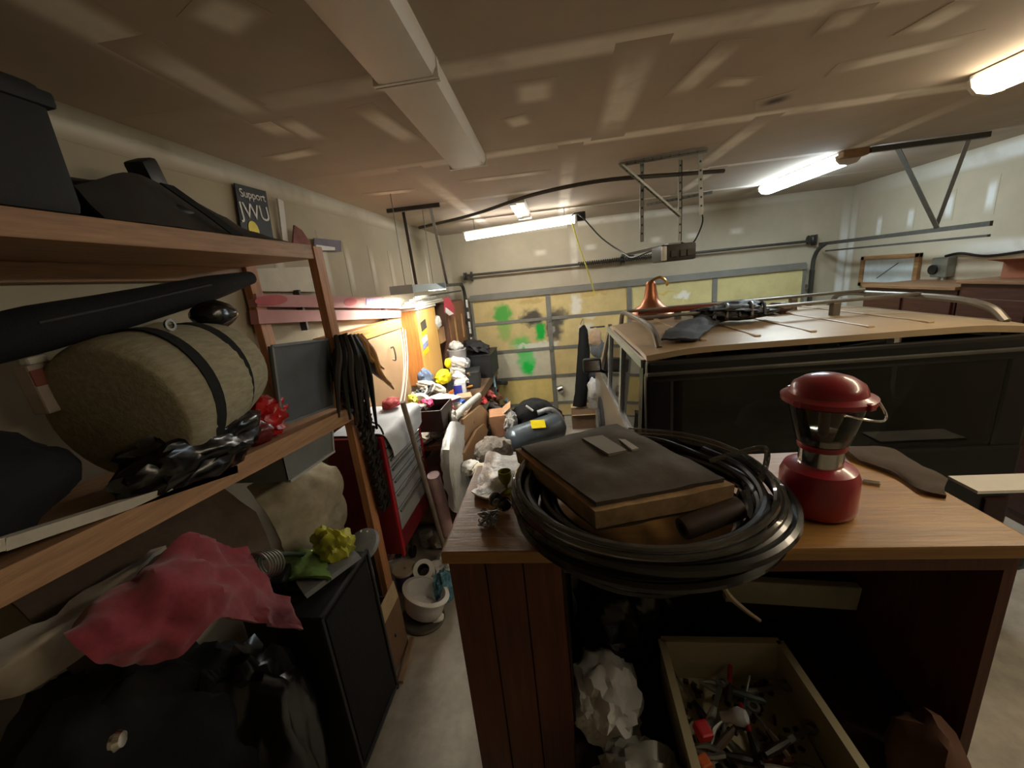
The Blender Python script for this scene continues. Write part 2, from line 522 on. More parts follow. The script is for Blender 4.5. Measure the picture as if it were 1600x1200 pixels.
wtape(wr, (XR, 1.5, 2.1), (XR, 5.05, 2.1), 0.22, (-1, 0, 0), M_tapew2)
for x in (-0.2, 0.55, 1.5, 2.0, 2.6):
    wtape(wf, (x - .12, YF, 2.62), (x + .12, YF, 2.62), 0.12, (0, -1, 0))

# ------------------------------------------------------------------ garage door
gd = T('garage_door', 'wide sectional garage door with yellow insulation panels in grey steel frame', 'door', (1.08, 6.22, 0))
ROWS = [2.09, 1.63, 1.16, 0.70, 0.24, 0.0]
COLS = [-1.36, -0.14, 1.08, 2.30, 3.52]
SP = [(-0.86, 1.76, .16, .2, '#2ea33c', .9), (-0.86, 1.5, .13, .2, '#63b046', .6),
      (-0.3, 1.44, .1, .2, '#08a83a', 1), (-0.62, 1.23, .18, .2, '#3bb84c', .8), (-0.55, 1.0, .17, .3, '#52c365', .9), (-0.53, .86, .09, .13, '#06c445', 1),
      (-0.42, 1.66, .2, .15, '#3c3b39', .95), (-0.08, 1.5, .15, .3, '#403e3b', .95), (-0.12, 1.46, .04, .1, '#a8a49a', .7), (0.02, 1.66, .14, .14, '#45423e', .8),
      (-0.4, 1.22, .4, .045, '#cfd2c4', .95), (-0.18, 1.2, .16, .07, '#d5d3c6', .9), (0.28, 1.78, .1, .2, '#dcdace', .95), (0.42, 1.42, .14, .1, '#d8d6c8', .8),
      (0.5, 1.62, .12, .06, '#d8d6c8', .7), (1.85, 1.79, .13, .06, '#eceadf', .95), (1.55, 1.85, .2, .03, '#c9a83a', .6), (0.55, 1.95, .25, .05, '#b48f45', .5), (-0.4, 1.92, .25, .05, '#a58a4a', .5)]
def foam(name, col):
    m = mat(name, col, 0.8, var=0.12, scale=5, bump=0.03)
    stains(m, SP)
    return m
foams = {'y': foam('yellow_foam', '#c9b680'), 'p': foam('pale_foam', '#c9c4ab'), 'b': foam('bright_foam', '#d8c27a'), 'o': foam('olive_foam', '#cbc088')}
kinds = ['yyoo', 'yyyo', 'pyyy', 'bpyy', 'yyyy']
for i in range(5):
    for j in range(4):
        z1, z0, x0, x1 = ROWS[i], ROWS[i + 1], COLS[j], COLS[j + 1]
        G().b2((x0 + .03, 6.205, z0 + .022), (x1 - .03, 6.235, z1 - .022)).out('foam_panel', foams[kinds[i][j]], gd)
M_gsteel = mat('door_steel', '#7f7f78', 0.5, metal=0.3, var=0.15, scale=6)
for z in ROWS:
    G().b2((DX0, 6.195, z - .024), (DX1, 6.25, z + .024 if z < 2 else z)).out('rail', M_gsteel, gd)
for x in COLS:
    G().b2((max(DX0, x - .035), 6.19, 0), (min(DX1, x + .035), 6.25, 2.06)).out('stile', M_gsteel, gd)
for z in ROWS[1:4]:
    for x in (COLS[1], COLS[2], COLS[3]):
        G().box((x, 6.18, z), (.05, .012, .1), bev=.003).out('hinge', M_steel, gd)
G().b2((DX0, 6.17, 2.0), (DX1, 6.195, 2.07)).out('top_strut', M_gsteel, gd)
h = G().tube([(-0.085, 6.120, 0.475), (-0.001, 6.120, 0.501)], .07, 14, smooth=False)
h.out('lock_handle', M_chrome, gd, True)

# tracks (left and right) with hangers
def door_track(name, x, sgn, label, ys, z):
    t = T(name, label, 'door track', (x, ys[1], 0))
    M = M_steeld
    G().b2((x - .012, ys[0], z + .01), (x + .012, 6.05, z + .05)).out('horizontal_track', M, t)
    G().b2((x - .012, ys[0], z - .075), (x + .012, 5.9, z - .055)).out('lower_rail', M_steeld, t)
    G().b2((x - .02, 6.13, 0), (x + .02, 6.185, 1.98)).out('vertical_track', M, t)
    G().tube([(x, 6.16, 1.98), (x, 6.14, 2.14), (x, 6.06, 2.25), (x, 5.92, z + .028)], .026, 8).out('curved_track', M, t, True)
    for k in range(4):
        G().box((x, 6.19, 0.5 + .42 * k), (.09, .02, .05)).out('track_bracket', M_steel, t)
    return t
tr = door_track('garage_door_track', 3.58, 1, 'grey steel garage door track running back along the right side', (3.86, 6.15), 2.285)
G().bar((2.66, 3.95, 3.0), (3.52, 3.95, 3.0), .04, .04).out('ceiling_angle', M_steeld, tr)
G().bar((2.86, 3.95, 3.0), (3.57, 4.33, 2.33), .035, .01).out('hanger_strap', M_steel, tr)
G().bar((3.4, 3.97, 3.0), (3.58, 4.36, 2.33), .03, .01).out('hanger_strap', M_steel, tr)
tl = door_track('garage_door_track', -1.42, -1, 'dark steel garage door track over the workbench on left', (3.9, 6.15), 2.25)
G().bar((-1.528, 3.844, 3.000), (-1.022, 3.867, 3.000), .035, .035).out('ceiling_angle', M_steeld, tl)
G().bar((-1.42, 3.98, 3.0), (-1.42, 4.02, 2.3), .03, .01).out('hanger_strap', M_steeld, tl)
G().bar((-1.115, 3.867, 3.000), (-1.42, 5.2, 2.3), .03, .01).out('hanger_strap', M_steel, tl)

ts = T('torsion_shaft', 'dark torsion spring shaft above the garage door', 'spring shaft', (1.08, 6.15, 2.36))
G().cyl((-1.36, 6.17, 2.4), (3.6, 6.17, 2.37), .018, 10).out('shaft', M_steeld, ts, True)
sp = G()
sp.tube([(0.35 + 1.3 * i / 240, 6.17 + .034 * math.cos(i * 1.05), 2.39 + .034 * math.sin(i * 1.05)) for i in range(240)], .007, 5, smooth=False)
sp.out('spring', M_steeld, ts, True)
for x in (-1.38, 3.52):
    G().lathe([(0, -.02), (.06, -.02), (.05, 0), (.06, .02), (0, .02)], (x, 6.17, 2.39), 16, (0, PI / 2, 0)).out('cable_drum', M_steeld, ts, True)
    G().box((x + .09, 6.22, 2.38), (.02, .1, .14)).out('end_bracket', M_steeld, ts)
G().box((1.0, 6.23, 2.38), (.05, .09, .12)).out('centre_bracket', M_steeld, ts)

# opener with hanger and rail
op = T('garage_door_opener', 'dark garage door opener hanging from perforated steel angle frame', 'door opener', (0.99, 3.55, 2.28))
G().box((0.985, 3.58, 2.34), (.27, .34, .13), bev=.02).out('motor_housing', mat('opener_grey', '#34332f', .5), op, True)
G().box((0.87, 3.405, 2.34), (.04, .03, .11), bev=.008).out('light_lens', mat('opener_lens', '#d8d8d2', .3), op, True)
for dx in (-.04, .03, .085):
    G().box((0.985 + dx, 3.408, 2.33), (.045, .012, .05), bev=.004).out('label_plate', M_steeld, op)
G().box((0.985, 3.58, 2.41), (.1, .12, .02), bev=.004).out('mount_plate', M_steel, op)
G().bar((0.985, 3.7, 2.41), (1.0, 6.22, 2.45), .035, .03).out('rail', M_steeld, op)
G().b2((0.95, 5.5, 2.37), (1.03, 5.62, 2.42)).out('trolley', M_black, op)
def perf(a, b, nm='hanger_angle'):
    o = G().bar(a, b, .03, .006).bar((a[0] + .012, a[1] + .012, a[2]), (b[0] + .012, b[1] + .012, b[2]), .006, .03).out(nm, M_steel, op)
    a = Vector(a); b = Vector(b); n = int((b - a).length / .06)
    g = G()
    for i in range(1, n):
        p = a.lerp(b, i / n); g.box(p + Vector((0, -.0045, 0)), (.012, .004, .014))
    if n > 1: g.out('slot_row', M_black, o)['kind'] = 'stuff'
perf((0.719, 3.450, 3.020), (0.710, 3.450, 2.449)); perf((1.031, 3.550, 3.055), (1.032, 3.550, 2.432)); perf((1.135, 3.420, 3.037), (1.154, 3.420, 2.601))
perf((0.522, 3.328, 3.010), (1.124, 3.255, 3.010), 'ceiling_angle')
perf((1.186, 5.468, 3.000), (1.828, 5.102, 3.000), 'rear_ceiling_angle')
perf((0.538, 3.313, 3.000), (1.015, 3.500, 2.614), 'brace')
G().tube([(1.05, 3.6, 2.42), (1.117, 3.500, 2.399), (1.171, 3.450, 2.533), (1.168, 3.450, 2.627)], .006, 6).out('power_cord', M_black, op, True)
tag(G().tube([(-1.547, 4.785, 2.960), (-0.803, 4.352, 2.960), (-0.223, 3.809, 2.960), (0.165, 3.554, 2.950), (0.503, 3.412, 2.930), (0.962, 3.526, 2.930), (1.412, 3.692, 2.940)], .016, 8).out('conduit', M_steeld, None, True),
    'long dark bowed pipe hung just under the ceiling', 'pipe')
tag(G().tube([(0.218, 4.800, 2.885), (0.311, 4.800, 2.895), (0.524, 4.600, 2.602), (0.707, 4.300, 2.407), (0.745, 4.000, 2.352), (0.9, 3.7, 2.4)], .008, 6).out('electric_cord', M_black, None, True),
    'black cord drooping from tube lamp to door opener', 'cord')
rc = tag(G().tube([(0.231, 5.000, 2.862), (0.304, 5.000, 2.567), (0.401, 5.000, 2.240), (0.465, 5.000, 1.975)], .008, 6).out('pull_cord', mat('yellow_rope', '#d9cf5c', .8), None, True),
         'thin yellow pull cord hanging before the garage door', 'cord')

# ------------------------------------------------------------------ lamps
def emis(name, col, st):
    m = bpy.data.materials.new(name); m.use_nodes = True
    b = m.node_tree.nodes['Principled BSDF']
    nz = m.node_tree.nodes.new('ShaderNodeTexNoise'); nz.inputs['Scale'].default_value = 1.0
    b.inputs['Base Color'].default_value = (0.9, 0.9, 0.9, 1)
    b.inputs['Emission Color'].default_value = lin(col); b.inputs['Emission Strength'].default_value = st
    return m
def arc_lens(g, a, b, wd, dp):
    # a half-round lens under a lamp from a to b
    a = Vector(a); b = Vector(b); d = (b - a).normalized(); s = d.cross(Vector((0, 0, 1))).normalized(); u = s.cross(d)
    if u.z > 0: u = -u
    pts = [(-1, 0), (-.92, .45), (-.62, .85), (0, 1), (.62, .85), (.92, .45), (1, 0)]
    pr = [a + s * x * wd / 2 + u * y * dp for x, y in pts]
    g.prism(pr, b - a)
    return g
def lamp(name, label, a, b, wd, dp, mlens, hang=None, cap=M_whitem):
    a = Vector(a); b = Vector(b); d = (b - a).normalized()
    t = T(name, label, 'lamp', (a + b) / 2)
    arc_lens(G(), a + d * .02, b - d * .02, wd, dp).out('lens', mlens, t, True)
    for p, q in ((a, a + d * .022), (b - d * .022, b)):
        arc_lens(G(), p, q, wd * 1.04, dp * 1.05).out('end_cap', cap, t, True)
    G().bar(a + Vector((0, 0, .012)), b + Vector((0, 0, .012)), wd * .9, .02).out('back_plate', cap, t)
    if hang:
        for p in (a.lerp(b, .1), a.lerp(b, .9)):
            G().tube([p + Vector((0, 0, .02)), (p.x, p.y, ZC)], .004, 5, smooth=False).out('hanging_chain', M_steel, t)
    return t
E_front = emis('lit_tube_warmwhite', '#fff9ee', LAMP_FRONT)
E_right = emis('lit_lens_cool', '#e4f6ff', LAMP_RIGHT)
E_warm = emis('lit_lens_warm', '#ffeccb', LAMP_WARM)
E_bench = emis('lit_bench_tube', '#fff6e6', LAMP_BENCH)
lf = lamp('tube_lamp', 'long lit white tube lamp hanging before the garage door', (-1.091, 5.100, 2.869), (0.292, 5.100, 2.925), .13, .08, E_front, True)
G().box((0.350, 5.080, 2.908), (.1, .07, .1), bev=.01).out('junction_box', M_black, lf)
lr = lamp('ceiling_lamp', 'bright cool white ceiling lamp above the car roof', (2.5, 5.28, 3.0), (2.55, 4.02, 3.0), .2, .075, E_right)
G().box((2.56, 4.0, 3.0), (.2, .1, .055), bev=.008).out('wooden_end_block', mat('lamp_block', '#8a6a4c', .7), lr)
lw = lamp('ceiling_lamp', 'warm yellowish ceiling lamp cut by the upper right edge, lengthened unseen for foreground light', (2.25, 2.58, 3.0), (2.35, .14, 3.0), .2, .075, E_warm)  # near length beyond view added to light the foreground
M_unlit = mat('unlit_diffuser', '#cbc4ba', .45, var=.05, scale=3, bump=.01)
M_reflstrip = mat('painted_blue_reflection', '#bfd0da', .25, var=.05, scale=3, bump=.01)  # bluish reflection put into the strip's colour
def unlit(name, label, a, b, wd, dp, m):
    a = Vector(a); b = Vector(b); d = (b - a).normalized(); t = T(name, label, 'lamp', (a + b) / 2)
    g = G(); s = d.cross(Vector((0, 0, 1))).normalized()
    pr = [a + s * x * wd / 2 + Vector((0, 0, -y * dp)) for x, y in ((-1, 0), (-.98, .5), (-.85, .95), (-.7, 1), (.7, 1), (.85, .95), (.98, .5), (1, 0))]
    g.prism(pr, b - a).out('diffuser', m, t, True)
    for p, q in ((a - d * .004, a + d * .012), (b - d * .012, b + d * .004)):
        G().bar(p + Vector((0, 0, -dp / 2)), q + Vector((0, 0, -dp / 2)), wd * 1.02, dp * 1.06).out('end_cap', M_whitem, t)
    return t
unlit('ceiling_lamp', 'unlit white wraparound ceiling lamp, the one ending mid-room beside tape joint', (-.50, 2.72, 3.03), (-.48, 1.60, 3.03), .235, .06, M_unlit)
unlit('ceiling_lamp', 'unlit white wraparound ceiling lamp cut by the top edge', (-.478, 1.585, 3.03), (-.46, .42, 3.03), .235, .06, M_unlit)
u3 = unlit('ceiling_lamp', 'small unlit far lamp with painted bluish reflection strip behind the lit tube lamp', (-.33, 5.3, 3.03), (-.33, 4.15, 3.03), .16, .05, M_unlit)
G().b2((-.40, 4.2, 2.972), (-.34, 5.2, 2.981)).out('reflection_strip', M_reflstrip, u3)
bl = T('shop_light', 'hanging shop light with bluish white hood over the workbench', 'lamp', (-1.28, 3.7, 2.24))
g = G()
for s in (-1, 1):
    g.prism([(-1.28, 3.25, 2.30), (-1.28, 3.25, 2.306), (-1.28 + s * .1, 3.25, 2.246), (-1.28 + s * .1, 3.25, 2.24)], (0, 1.0, 0))
g.b2((-1.38, 3.24, 2.235), (-1.18, 3.25, 2.306)).b2((-1.38, 4.25, 2.235), (-1.18, 4.26, 2.306))
g.out('hood', mat('hood_enamel', '#c4d6dd', .4, var=.03, bump=0), bl)
for s in (-1, 1):
    G().cyl((-1.28 + s * .045, 3.27, 2.255), (-1.28 + s * .045, 4.23, 2.255), .014, 10).out('tube', E_bench, bl, True)
for y in (3.35, 4.15):
    G().tube([(-1.28, y, 2.305), (-1.28, y, ZC)], .0035, 5, smooth=False).out('hanging_chain', M_steel, bl)
#@@NEXT
# ------------------------------------------------------------------ the car
CX0, CX1, CY0, CZ = 0.47, 2.47, 2.30, 1.78
M_paint = mat('champagne_paint', '#8f8373', .32, metal=.35, var=.08, scale=3, bump=.01, coat=.3)
M_roof = mat('dusty_warm_reflect_paint', '#a08b6e', .42, metal=.2, var=.14, scale=2.5, bump=.015)  # champagne paint with dust and warm reflected light put into the colour
M_gate = mat('black_tailgate', '#0c0d0f', .3, var=.1, bump=.01)
M_rgl = glass('tinted_rear_glass', '#8d9294', .02, .03)
M_sgl = glass('dark_side_glass', '#4a4d4e', .02, .06)
M_trim = mat('bright_window_trim', '#d5d8dc', .25, metal=.8, var=.05, bump=0)
car = T('car', 'dark windowed sport utility car with dusty roof painted tan by warm reflection and roof rack', 'car', ((CX0 + CX1) / 2, 4.1, 0))
body = G()
prof = [(2.27, .45), (2.27, 1.10), (3.9, 1.10), (4.85, 1.08), (5.45, .98), (5.62, .85), (5.66, .4), (5.2, .3), (2.6, .3)]
body.prism([(CX0, y, z) for y, z in prof], (CX1 - CX0, 0, 0))
bmesh.ops.bevel(body.bm, geom=[e for e in body.bm.edges], offset=.04, segments=2, affect='EDGES')
body.out('body', M_paint, car, True)
# roof: crowned slab with raised ribs
rf = G()
rows = []
for k in range(9):
    y = 2.3 + (3.95 - 2.3) * k / 8
    zz = CZ - .05 * max(0, (k - 6) / 2) ** 2 - (.012 if k == 0 else 0)
    rows.append([(CX0 + .02 + (CX1 - CX0 - .04) * i / 8, y, zz - (.03 if i in (0, 8) else .004 if i in (1, 7) else 0)) for i in range(9)])
rf.net(rows, .035, sub=3)
rf.out('roof', M_roof, car, True)
for i, x in enumerate((.85, 1.15, 1.45, 1.75, 2.05)):
    G().box((x, 3.1, CZ + .017), (.035, 1.35, .014), bev=.006).out('roof_rib', M_roof, car)
# tailgate around the rear glass
G().b2((CX0 + .01, 2.255, 1.60), (CX1 - .01, 2.32, 1.725), .02).out('tailgate_top', M_gate, car)
G().b2((CX0 + .01, 2.235, 1.645), (CX1 - .01, 2.26, 1.665), .006).out('rear_gutter', mat('gutter_trim', '#55534e', .3, metal=.5), car)
for x in (CX0 + .005, CX1 - .165):
    G().b2((x, 2.262, 1.05), (x + .16, 2.33, 1.65), .02).out('rear_pillar', M_gate, car)
G().b2((CX0 + .01, 2.25, .5), (CX1 - .01, 2.3, 1.12), .02).out('tailgate', M_gate, car)
gl = G()
w0, w1, z0, z1, r = CX0 + .14, CX1 - .14, 1.10, 1.63, .09
pts = []
for cx, cz, a0 in ((w1 - r, z1 - r, 0), (w0 + r, z1 - r, 90), (w0 + r, z0 + r, 180), (w1 - r, z0 + r, 270)):
    for k in range(6):
        a = R(a0 + 90 * k / 5); pts.append((cx + r * math.cos(a), 2.268, cz + r * math.sin(a)))
gl.prism(pts, (0, .006, 0)).out('rear_window', M_rgl, car)
G().b2((CX0, 2.1, .42), (CX1, 2.3, .62), .04).out('rear_bumper', M_black, car)
for x in (CX0 + .03, CX1 - .15):
    G().b2((x, 2.235, .64), (x + .12, 2.27, .8), .01).out('tail_light', mat('smoked_tail_lens', '#2a0b0d', .3), car)
for sx, X in ((-1, CX0), (1, CX1)):
    for (a, b) in ((2.42, 3.12), (3.22, 3.86)):
        G().prism([(X + sx * .002, a, 1.12), (X + sx * .002, b, 1.12), (X - sx * .03, b - .03, 1.68), (X - sx * .03, a + .02, 1.68)], (-sx * .006, 0, 0)).out('side_window', M_sgl, car)
    for y0, y1, wd, m in ((2.36, 2.40, .1, M_gate), (3.17, 3.17, .05, M_trim), (3.2, 3.2, .03, M_trim), (3.9, 3.88, .06, M_trim), (4.72, 3.95, .06, M_paint)):
        G().bar((X + sx * .004, y0, 1.1), (X - sx * .03, y1, 1.72), wd, .035, up=(1, 0, 0)).out('pillar', m, car)
    G().bar((X + sx * .008, 2.35, 1.11), (X + sx * .008, 4.7, 1.10), .03, .02).out('belt_trim', M_trim, car)
    G().bar((X - sx * .02, 2.34, 1.70), (X - sx * .02, 3.95, 1.70), .05, .05).out('door_header', M_trim, car)
    G().prism([(X, 3.96, 1.12), (X, 4.62, 1.12), (X - sx * .03, 3.99, 1.66)], (-sx * .006, 0, 0)).out('quarter_glass', M_sgl, car)
    for y in (3.12, 4.85):
        wh = G().lathe([(0, -.11), (.2, -.11), (.24, -.1), (.345, -.1), (.36, -.06), (.36, .06), (.345, .1), (0, .1)], (X - sx * .08, y, .36), 28, (0, PI / 2, 0)).out('wheel', mat('tyre', '#15151a', .85), car, True)
        G().lathe([(0, .0), (.2, .0), (.21, .03), (0, .05)], (X + sx * .035, y, .36), 16, (0, sx * PI / 2, 0)).out('hub_cap', M_steel, wh, True)
    m_ = G().box((X + sx * .14, 4.28, 1.27), (.2, .09, .16), bev=.03).out('side_mirror', M_black, car, True)
    G().box((X + sx * .14, 4.232, 1.275), (.16, .006, .11)).out('mirror_glass', M_chrome, m_)
    G().bar((X, 4.3, 1.18), (X + sx * .1, 4.28, 1.22), .05, .03).out('mirror_arm', M_black, m_)
G().prism([(CX0 + .05, 4.72, 1.1), (CX1 - .05, 4.72, 1.1), (CX1 - .12, 3.97, 1.71), (CX0 + .12, 3.97, 1.71)], (0, .01, .006)).out('windscreen', M_sgl, car)
# inside, seen through the rear window
M_seat = mat('seat_cloth', '#a09d95', .9, var=.15, scale=20)
G().b2((CX0 + .05, 2.4, .7), (CX1 - .05, 3.9, .76)).out('cargo_floor', M_char, car)
for x in (1.0, 1.95):
    s = G().box((x, 3.3, 1.05), (.62, .16, .66), (R(-10), 0, 0), bev=.06).out('rear_seat', M_seat, car, True)
    for dx in (-.14, .14):
        G().box((x + dx, 3.36, 1.45), (.2, .09, .15), bev=.03).out('headrest', M_seat, s, True)
G().blob((1.42, 2.75, 1.0), (.22, .18, .26), .25, 5, 3).out('cargo_bag', mat('pale_cargo_bag', '#a5a396', .7), car, True)
G().b2((1.25, 2.5, .76), (1.5, 2.7, 1.13), .01).out('cargo_box', mat('maroon_box', '#6f2b2a', .7), car)
G().blob((1.95, 2.8, 1.1), (.22, .2, .35), .3, 5, 3).out('cargo_sack', mat('grey_green_sack', '#8c9590', .7), car, True)
G().box((1.62, 2.6, 1.42), (.09, .02, .17), (0, .2, 0), bev=.01).out('hanging_tag', mat('pale_blue_tag', '#b9d6dc', .4), car)
# roof rack
M_rack = mat('rack_metal', '#6b655c', .38, metal=.5, var=.15)
rk = G()
def rail(x):
    return [(x, 2.42, CZ - .01), (x, 2.52, CZ + .06), (x, 2.75, CZ + .095), (x, 3.3, CZ + .1), (x, 3.72, CZ + .085), (x, 3.86, CZ - .03)]
for x in (CX0 + .12, CX1 - .06):
    G().tube(rail(x), .021, 8).out('rack_side_rail', M_rack, car, True)
for y, zc in ((2.98, .115), (3.48, .12)):
    G().box(((CX0 + CX1) / 2 + .03, y, CZ + zc), (CX1 - CX0 - .16, .05, .022), bev=.008).out('rack_cross_bar', M_rack, car)
    for x in (1.0, 1.9):
        G().box((x, y, CZ + .06), (.05, .05, .1), bev=.01).out('rack_foot', M_rack, car)

# things on the roof
bell = T('copper_bell', 'copper coloured bell shaped pot with tall neck on car roof', 'pot', (.86, 3.82, CZ))
G().lathe([(0, 0), (.2, 0), (.21, .03), (.17, .08), (.1, .12), (.065, .18), (.05, .27), (.045, .3), (.045, .31), (.03, .33), (0, .335)], (.86, 3.82, CZ + .01), 24).out('pot_body', mat('copper', '#a96b4a', .35, metal=.7, var=.2), bell, True)
G().tube([(.86, 3.82, CZ + .34), (.93, 3.8, CZ + .37), (.98, 3.8, CZ + .34), (1.0, 3.8, CZ + .29)], .012, 7).out('spout_hook', M_brass, bell, True)
tag(G().cyl((.68, 3.5, CZ + .105), (1.28, 3.42, CZ + .105), .024, 12).out('wooden_rod', wood('rod_wood', '#6b3425', 'x', .35), None, True), 'reddish brown wooden rod lying across front of roof rack', 'rod')
cb = T('cargo_bundle', 'black bundle of straps and cloth tied on the roof rack', 'bag', (1.2, 2.95, CZ + .03))
G().blob((1.25, 3.0, CZ + .1), (.26, .16, .06), .35, 7, 4).out('cloth', mat('bundle_cloth', '#1b1a19', .6, var=.4), cb, True)
for k in range(5):
    a = .3 * k
    G().tube([(1.05 + .08 * k, 2.82, CZ + .08), (1.1 + .08 * k, 2.95, CZ + .15 + .01 * (k % 2)), (1.12 + .08 * k, 3.15, CZ + .1)], .012, 6).out('strap', M_rack if k % 2 else M_char, cb, True)
tag(G().net([[(.62, 2.5, CZ + .03), (.7, 2.42, CZ + .03), (.8, 2.4, CZ + .02)], [(.75, 2.75, CZ + .06), (.86, 2.7, CZ + .07), (.95, 2.62, CZ + .05)], [(.95, 3.0, CZ + .06), (1.02, 2.92, CZ + .1), (1.1, 2.85, CZ + .06)]], .012, .02, 9).out('strap_sheet', M_char, None, True),
    'charcoal webbing strip trailing from bundle to rear roof corner', 'strap')
tag(G().blob((1.7, 3.3, CZ + .06), (.09, .07, .045), .3, 7, 3).out('strap_buckle', mat('dark_red_buckle', '#3a1c18', .5), None, True), 'small dark red buckle lump between the roof rack bars', 'buckle')

# ------------------------------------------------------------------ right wall things
M_cab = wood('reddish_cabinet', '#402117', 'y', .45)
for k, (y0, y1, lab) in enumerate(((3.95, 5.02, 'long reddish brown wall cabinet beyond the car, far one'), (2.8, 3.93, 'reddish brown wall cabinet beyond the car, nearer right edge'))):
    c = T('low_cabinet', lab, 'cabinet', (3.78, (y0 + y1) / 2, 0), 'cabinets along the right wall')
    G().b2((3.5, y0, 0), (XR - .01, y1, 1.78 + .06 * k), .006).out('carcass', M_cab, c)
    G().b2((3.47, y0 - .01, 1.78 + .06 * k), (XR - .01, y1 + .01, 1.81 + .06 * k), .004).out('cabinet_top', wood('cabinet_top', '#7a5a3c', 'y'), c)
    for j in range(2):
        ya = y0 + .02 + j * (y1 - y0) / 2
        d = G().b2((3.48, ya, .1), (3.5, ya + (y1 - y0) / 2 - .04, 1.72), .004).out('door', M_cab, c)
        G().lathe([(0, 0), (.012, 0), (.016, .02), (0, .028)], (3.48, ya + (.1 if j else .4), 1.3), 10, (0, -PI / 2, 0)).out('knob', M_brass, d, True)
fm = T('framed_mirror', 'wood framed picture glass with painted pale blue reflection on right wall', 'picture', (XR - .02, 5.5, 1.7))
fz0, fz1 = 1.72, 2.1
for lo, hi in (((XR - .04, 5.06, fz1 - .05), (XR - .005, 5.94, fz1)), ((XR - .04, 5.06, fz0), (XR - .005, 5.94, fz0 + .05)), ((XR - .04, 5.06, fz0), (XR - .005, 5.12, fz1)), ((XR - .04, 5.88, fz0), (XR - .005, 5.94, fz1))):
    G().b2(lo, hi, .004).out('frame_bar', wood('frame_wood', '#94704a', 'y'), fm)
G().b2((XR - .02, 5.1, fz0 + .03), (XR - .012, 5.9, fz1 - .03)).out('picture_glass', mat('painted_pale_reflection', '#b9c4c8', .15, var=.2, scale=3, bump=0), fm)  # pale blue reflection painted into the glass colour
G().bar((XR - .022, 5.65, 1.82), (XR - .022, 5.35, 2.0), .015, .004).out('diagonal_line', M_steeld, fm)
jb = T('electrical_box', 'grey electrical box on right wall where black cable ends', 'switch box', (XR - .05, 4.72, 1.85))
G().b2((XR - .09, 4.66, 1.84), (XR - .003, 4.84, 2.04), .01).out('box_body', M_steel, jb)
G().lathe([(0, 0), (.05, 0), (.05, .02), (0, .03)], (XR - .09, 4.8, 1.92), 16, (0, -PI / 2, 0)).out('outlet', M_black, jb, True)
G().tube([(XR - .05, 4.72, 1.7), (XR - .05, 4.72, 1.85)], .02, 8, smooth=False).out('pipe_stub', M_steel, jb)
tag(G().tube([(XR - .04, 4.75, 2.05), (XR - .04, 4.6, 2.07), (XR - .03, 4.35, 2.03), (XR - .03, 4.0, 2.06), (XR - .03, 3.6, 2.1)], .013, 7).out('black_cable', M_black, None, True), 'black cable sagging along the right wall from box', 'cable')
cbx = T('cardboard_box', 'small reddish cardboard box on the right wall cabinet at frame edge', 'box', (3.8, 3.7, 1.87))
G().b2((3.62, 3.4, 1.872), (3.95, 3.75, 2.0), .004).out('box_body', mat('reddish_card', '#8a5238', .8), cbx)
G().prism([(3.62, 3.4, 2.0), (3.62, 3.75, 2.0), (3.5, 3.75, 2.03), (3.5, 3.4, 2.03)], (0, 0, .004)).out('flap', mat('reddish_card', '#8a5238'), cbx)

# clothes and board hanging near the garage door
hb = T('hanging_coat', 'long black coat hanging from post beside the garage door', 'coat', (.22, 5.95, .2))
G().net([[(0.295, 5.900, 1.474), (0.366, 5.950, 1.510), (0.419, 5.950, 1.438)], [(0.251, 5.900, 1.022), (0.322, 5.800, 1.036), (0.416, 5.950, 0.998)], [(0.183, 5.900, 0.520), (0.277, 5.820, 0.537), (0.371, 5.950, 0.472)], [(0.139, 5.900, 0.272), (0.235, 5.840, 0.265), (0.320, 5.950, 0.244)]], .03, .02, 6).out('coat_body', M_blackcloth, hb, True)
G().tube([(0.366, 5.950, 1.510), (0.365, 6.000, 1.600), (.33, 6.17, 1.5)], .006, 6).out('hook', M_steel, hb)
pt = T('garment_rack', 'tan and grey clothes hung in a bunch beside black coat', 'clothes', (.55, 5.9, .1))
for q, rx, rz, c, lab in (((0.522, 5.900, 1.321), .09, .13, '#b59a80', 'tan cloth'), ((0.554, 5.920, 1.141), .1, .14, '#5f6468', 'grey cloth'), ((0.475, 5.900, 0.704), .08, .12, '#2b2d33', 'dark cloth'), ((0.454, 5.850, 0.557), .08, .15, '#d2d2d0', 'white cloth'), ((0.494, 5.900, 0.270), .13, .2, '#8f8d89', 'grey speckled cloth')):
    G().blob(q, (rx, .05, rz), .3, 6, 3).out('garment', mat('cloth' + c, c, .9, scale=25), pt, True, lab)
G().tube([(0.462, 6.000, 1.457), (0.679, 6.000, 1.457)], .012, 7, smooth=False).out('rod', M_steeld, pt)
bx = T('cardboard_box', 'open brown cardboard box on floor below hanging black coat', 'box', (0.321, 5.999, 0.000))
G().b2((.1, 5.6, 0), (.5, 5.95, .22), .004).out('box_body', mat('dark_card', '#6d5540', .85), bx)  # box sides darker than the flaps
for s in (0, 1):
    G().prism([(.1, 5.6 + .35 * s, .22), (.5, 5.6 + .35 * s, .22), (.5, 5.5 + .55 * s, .25), (.1, 5.5 + .55 * s, .25)], (0, 0, .004)).out('flap', mat('pale_card', '#d8c29c', .85), bx)

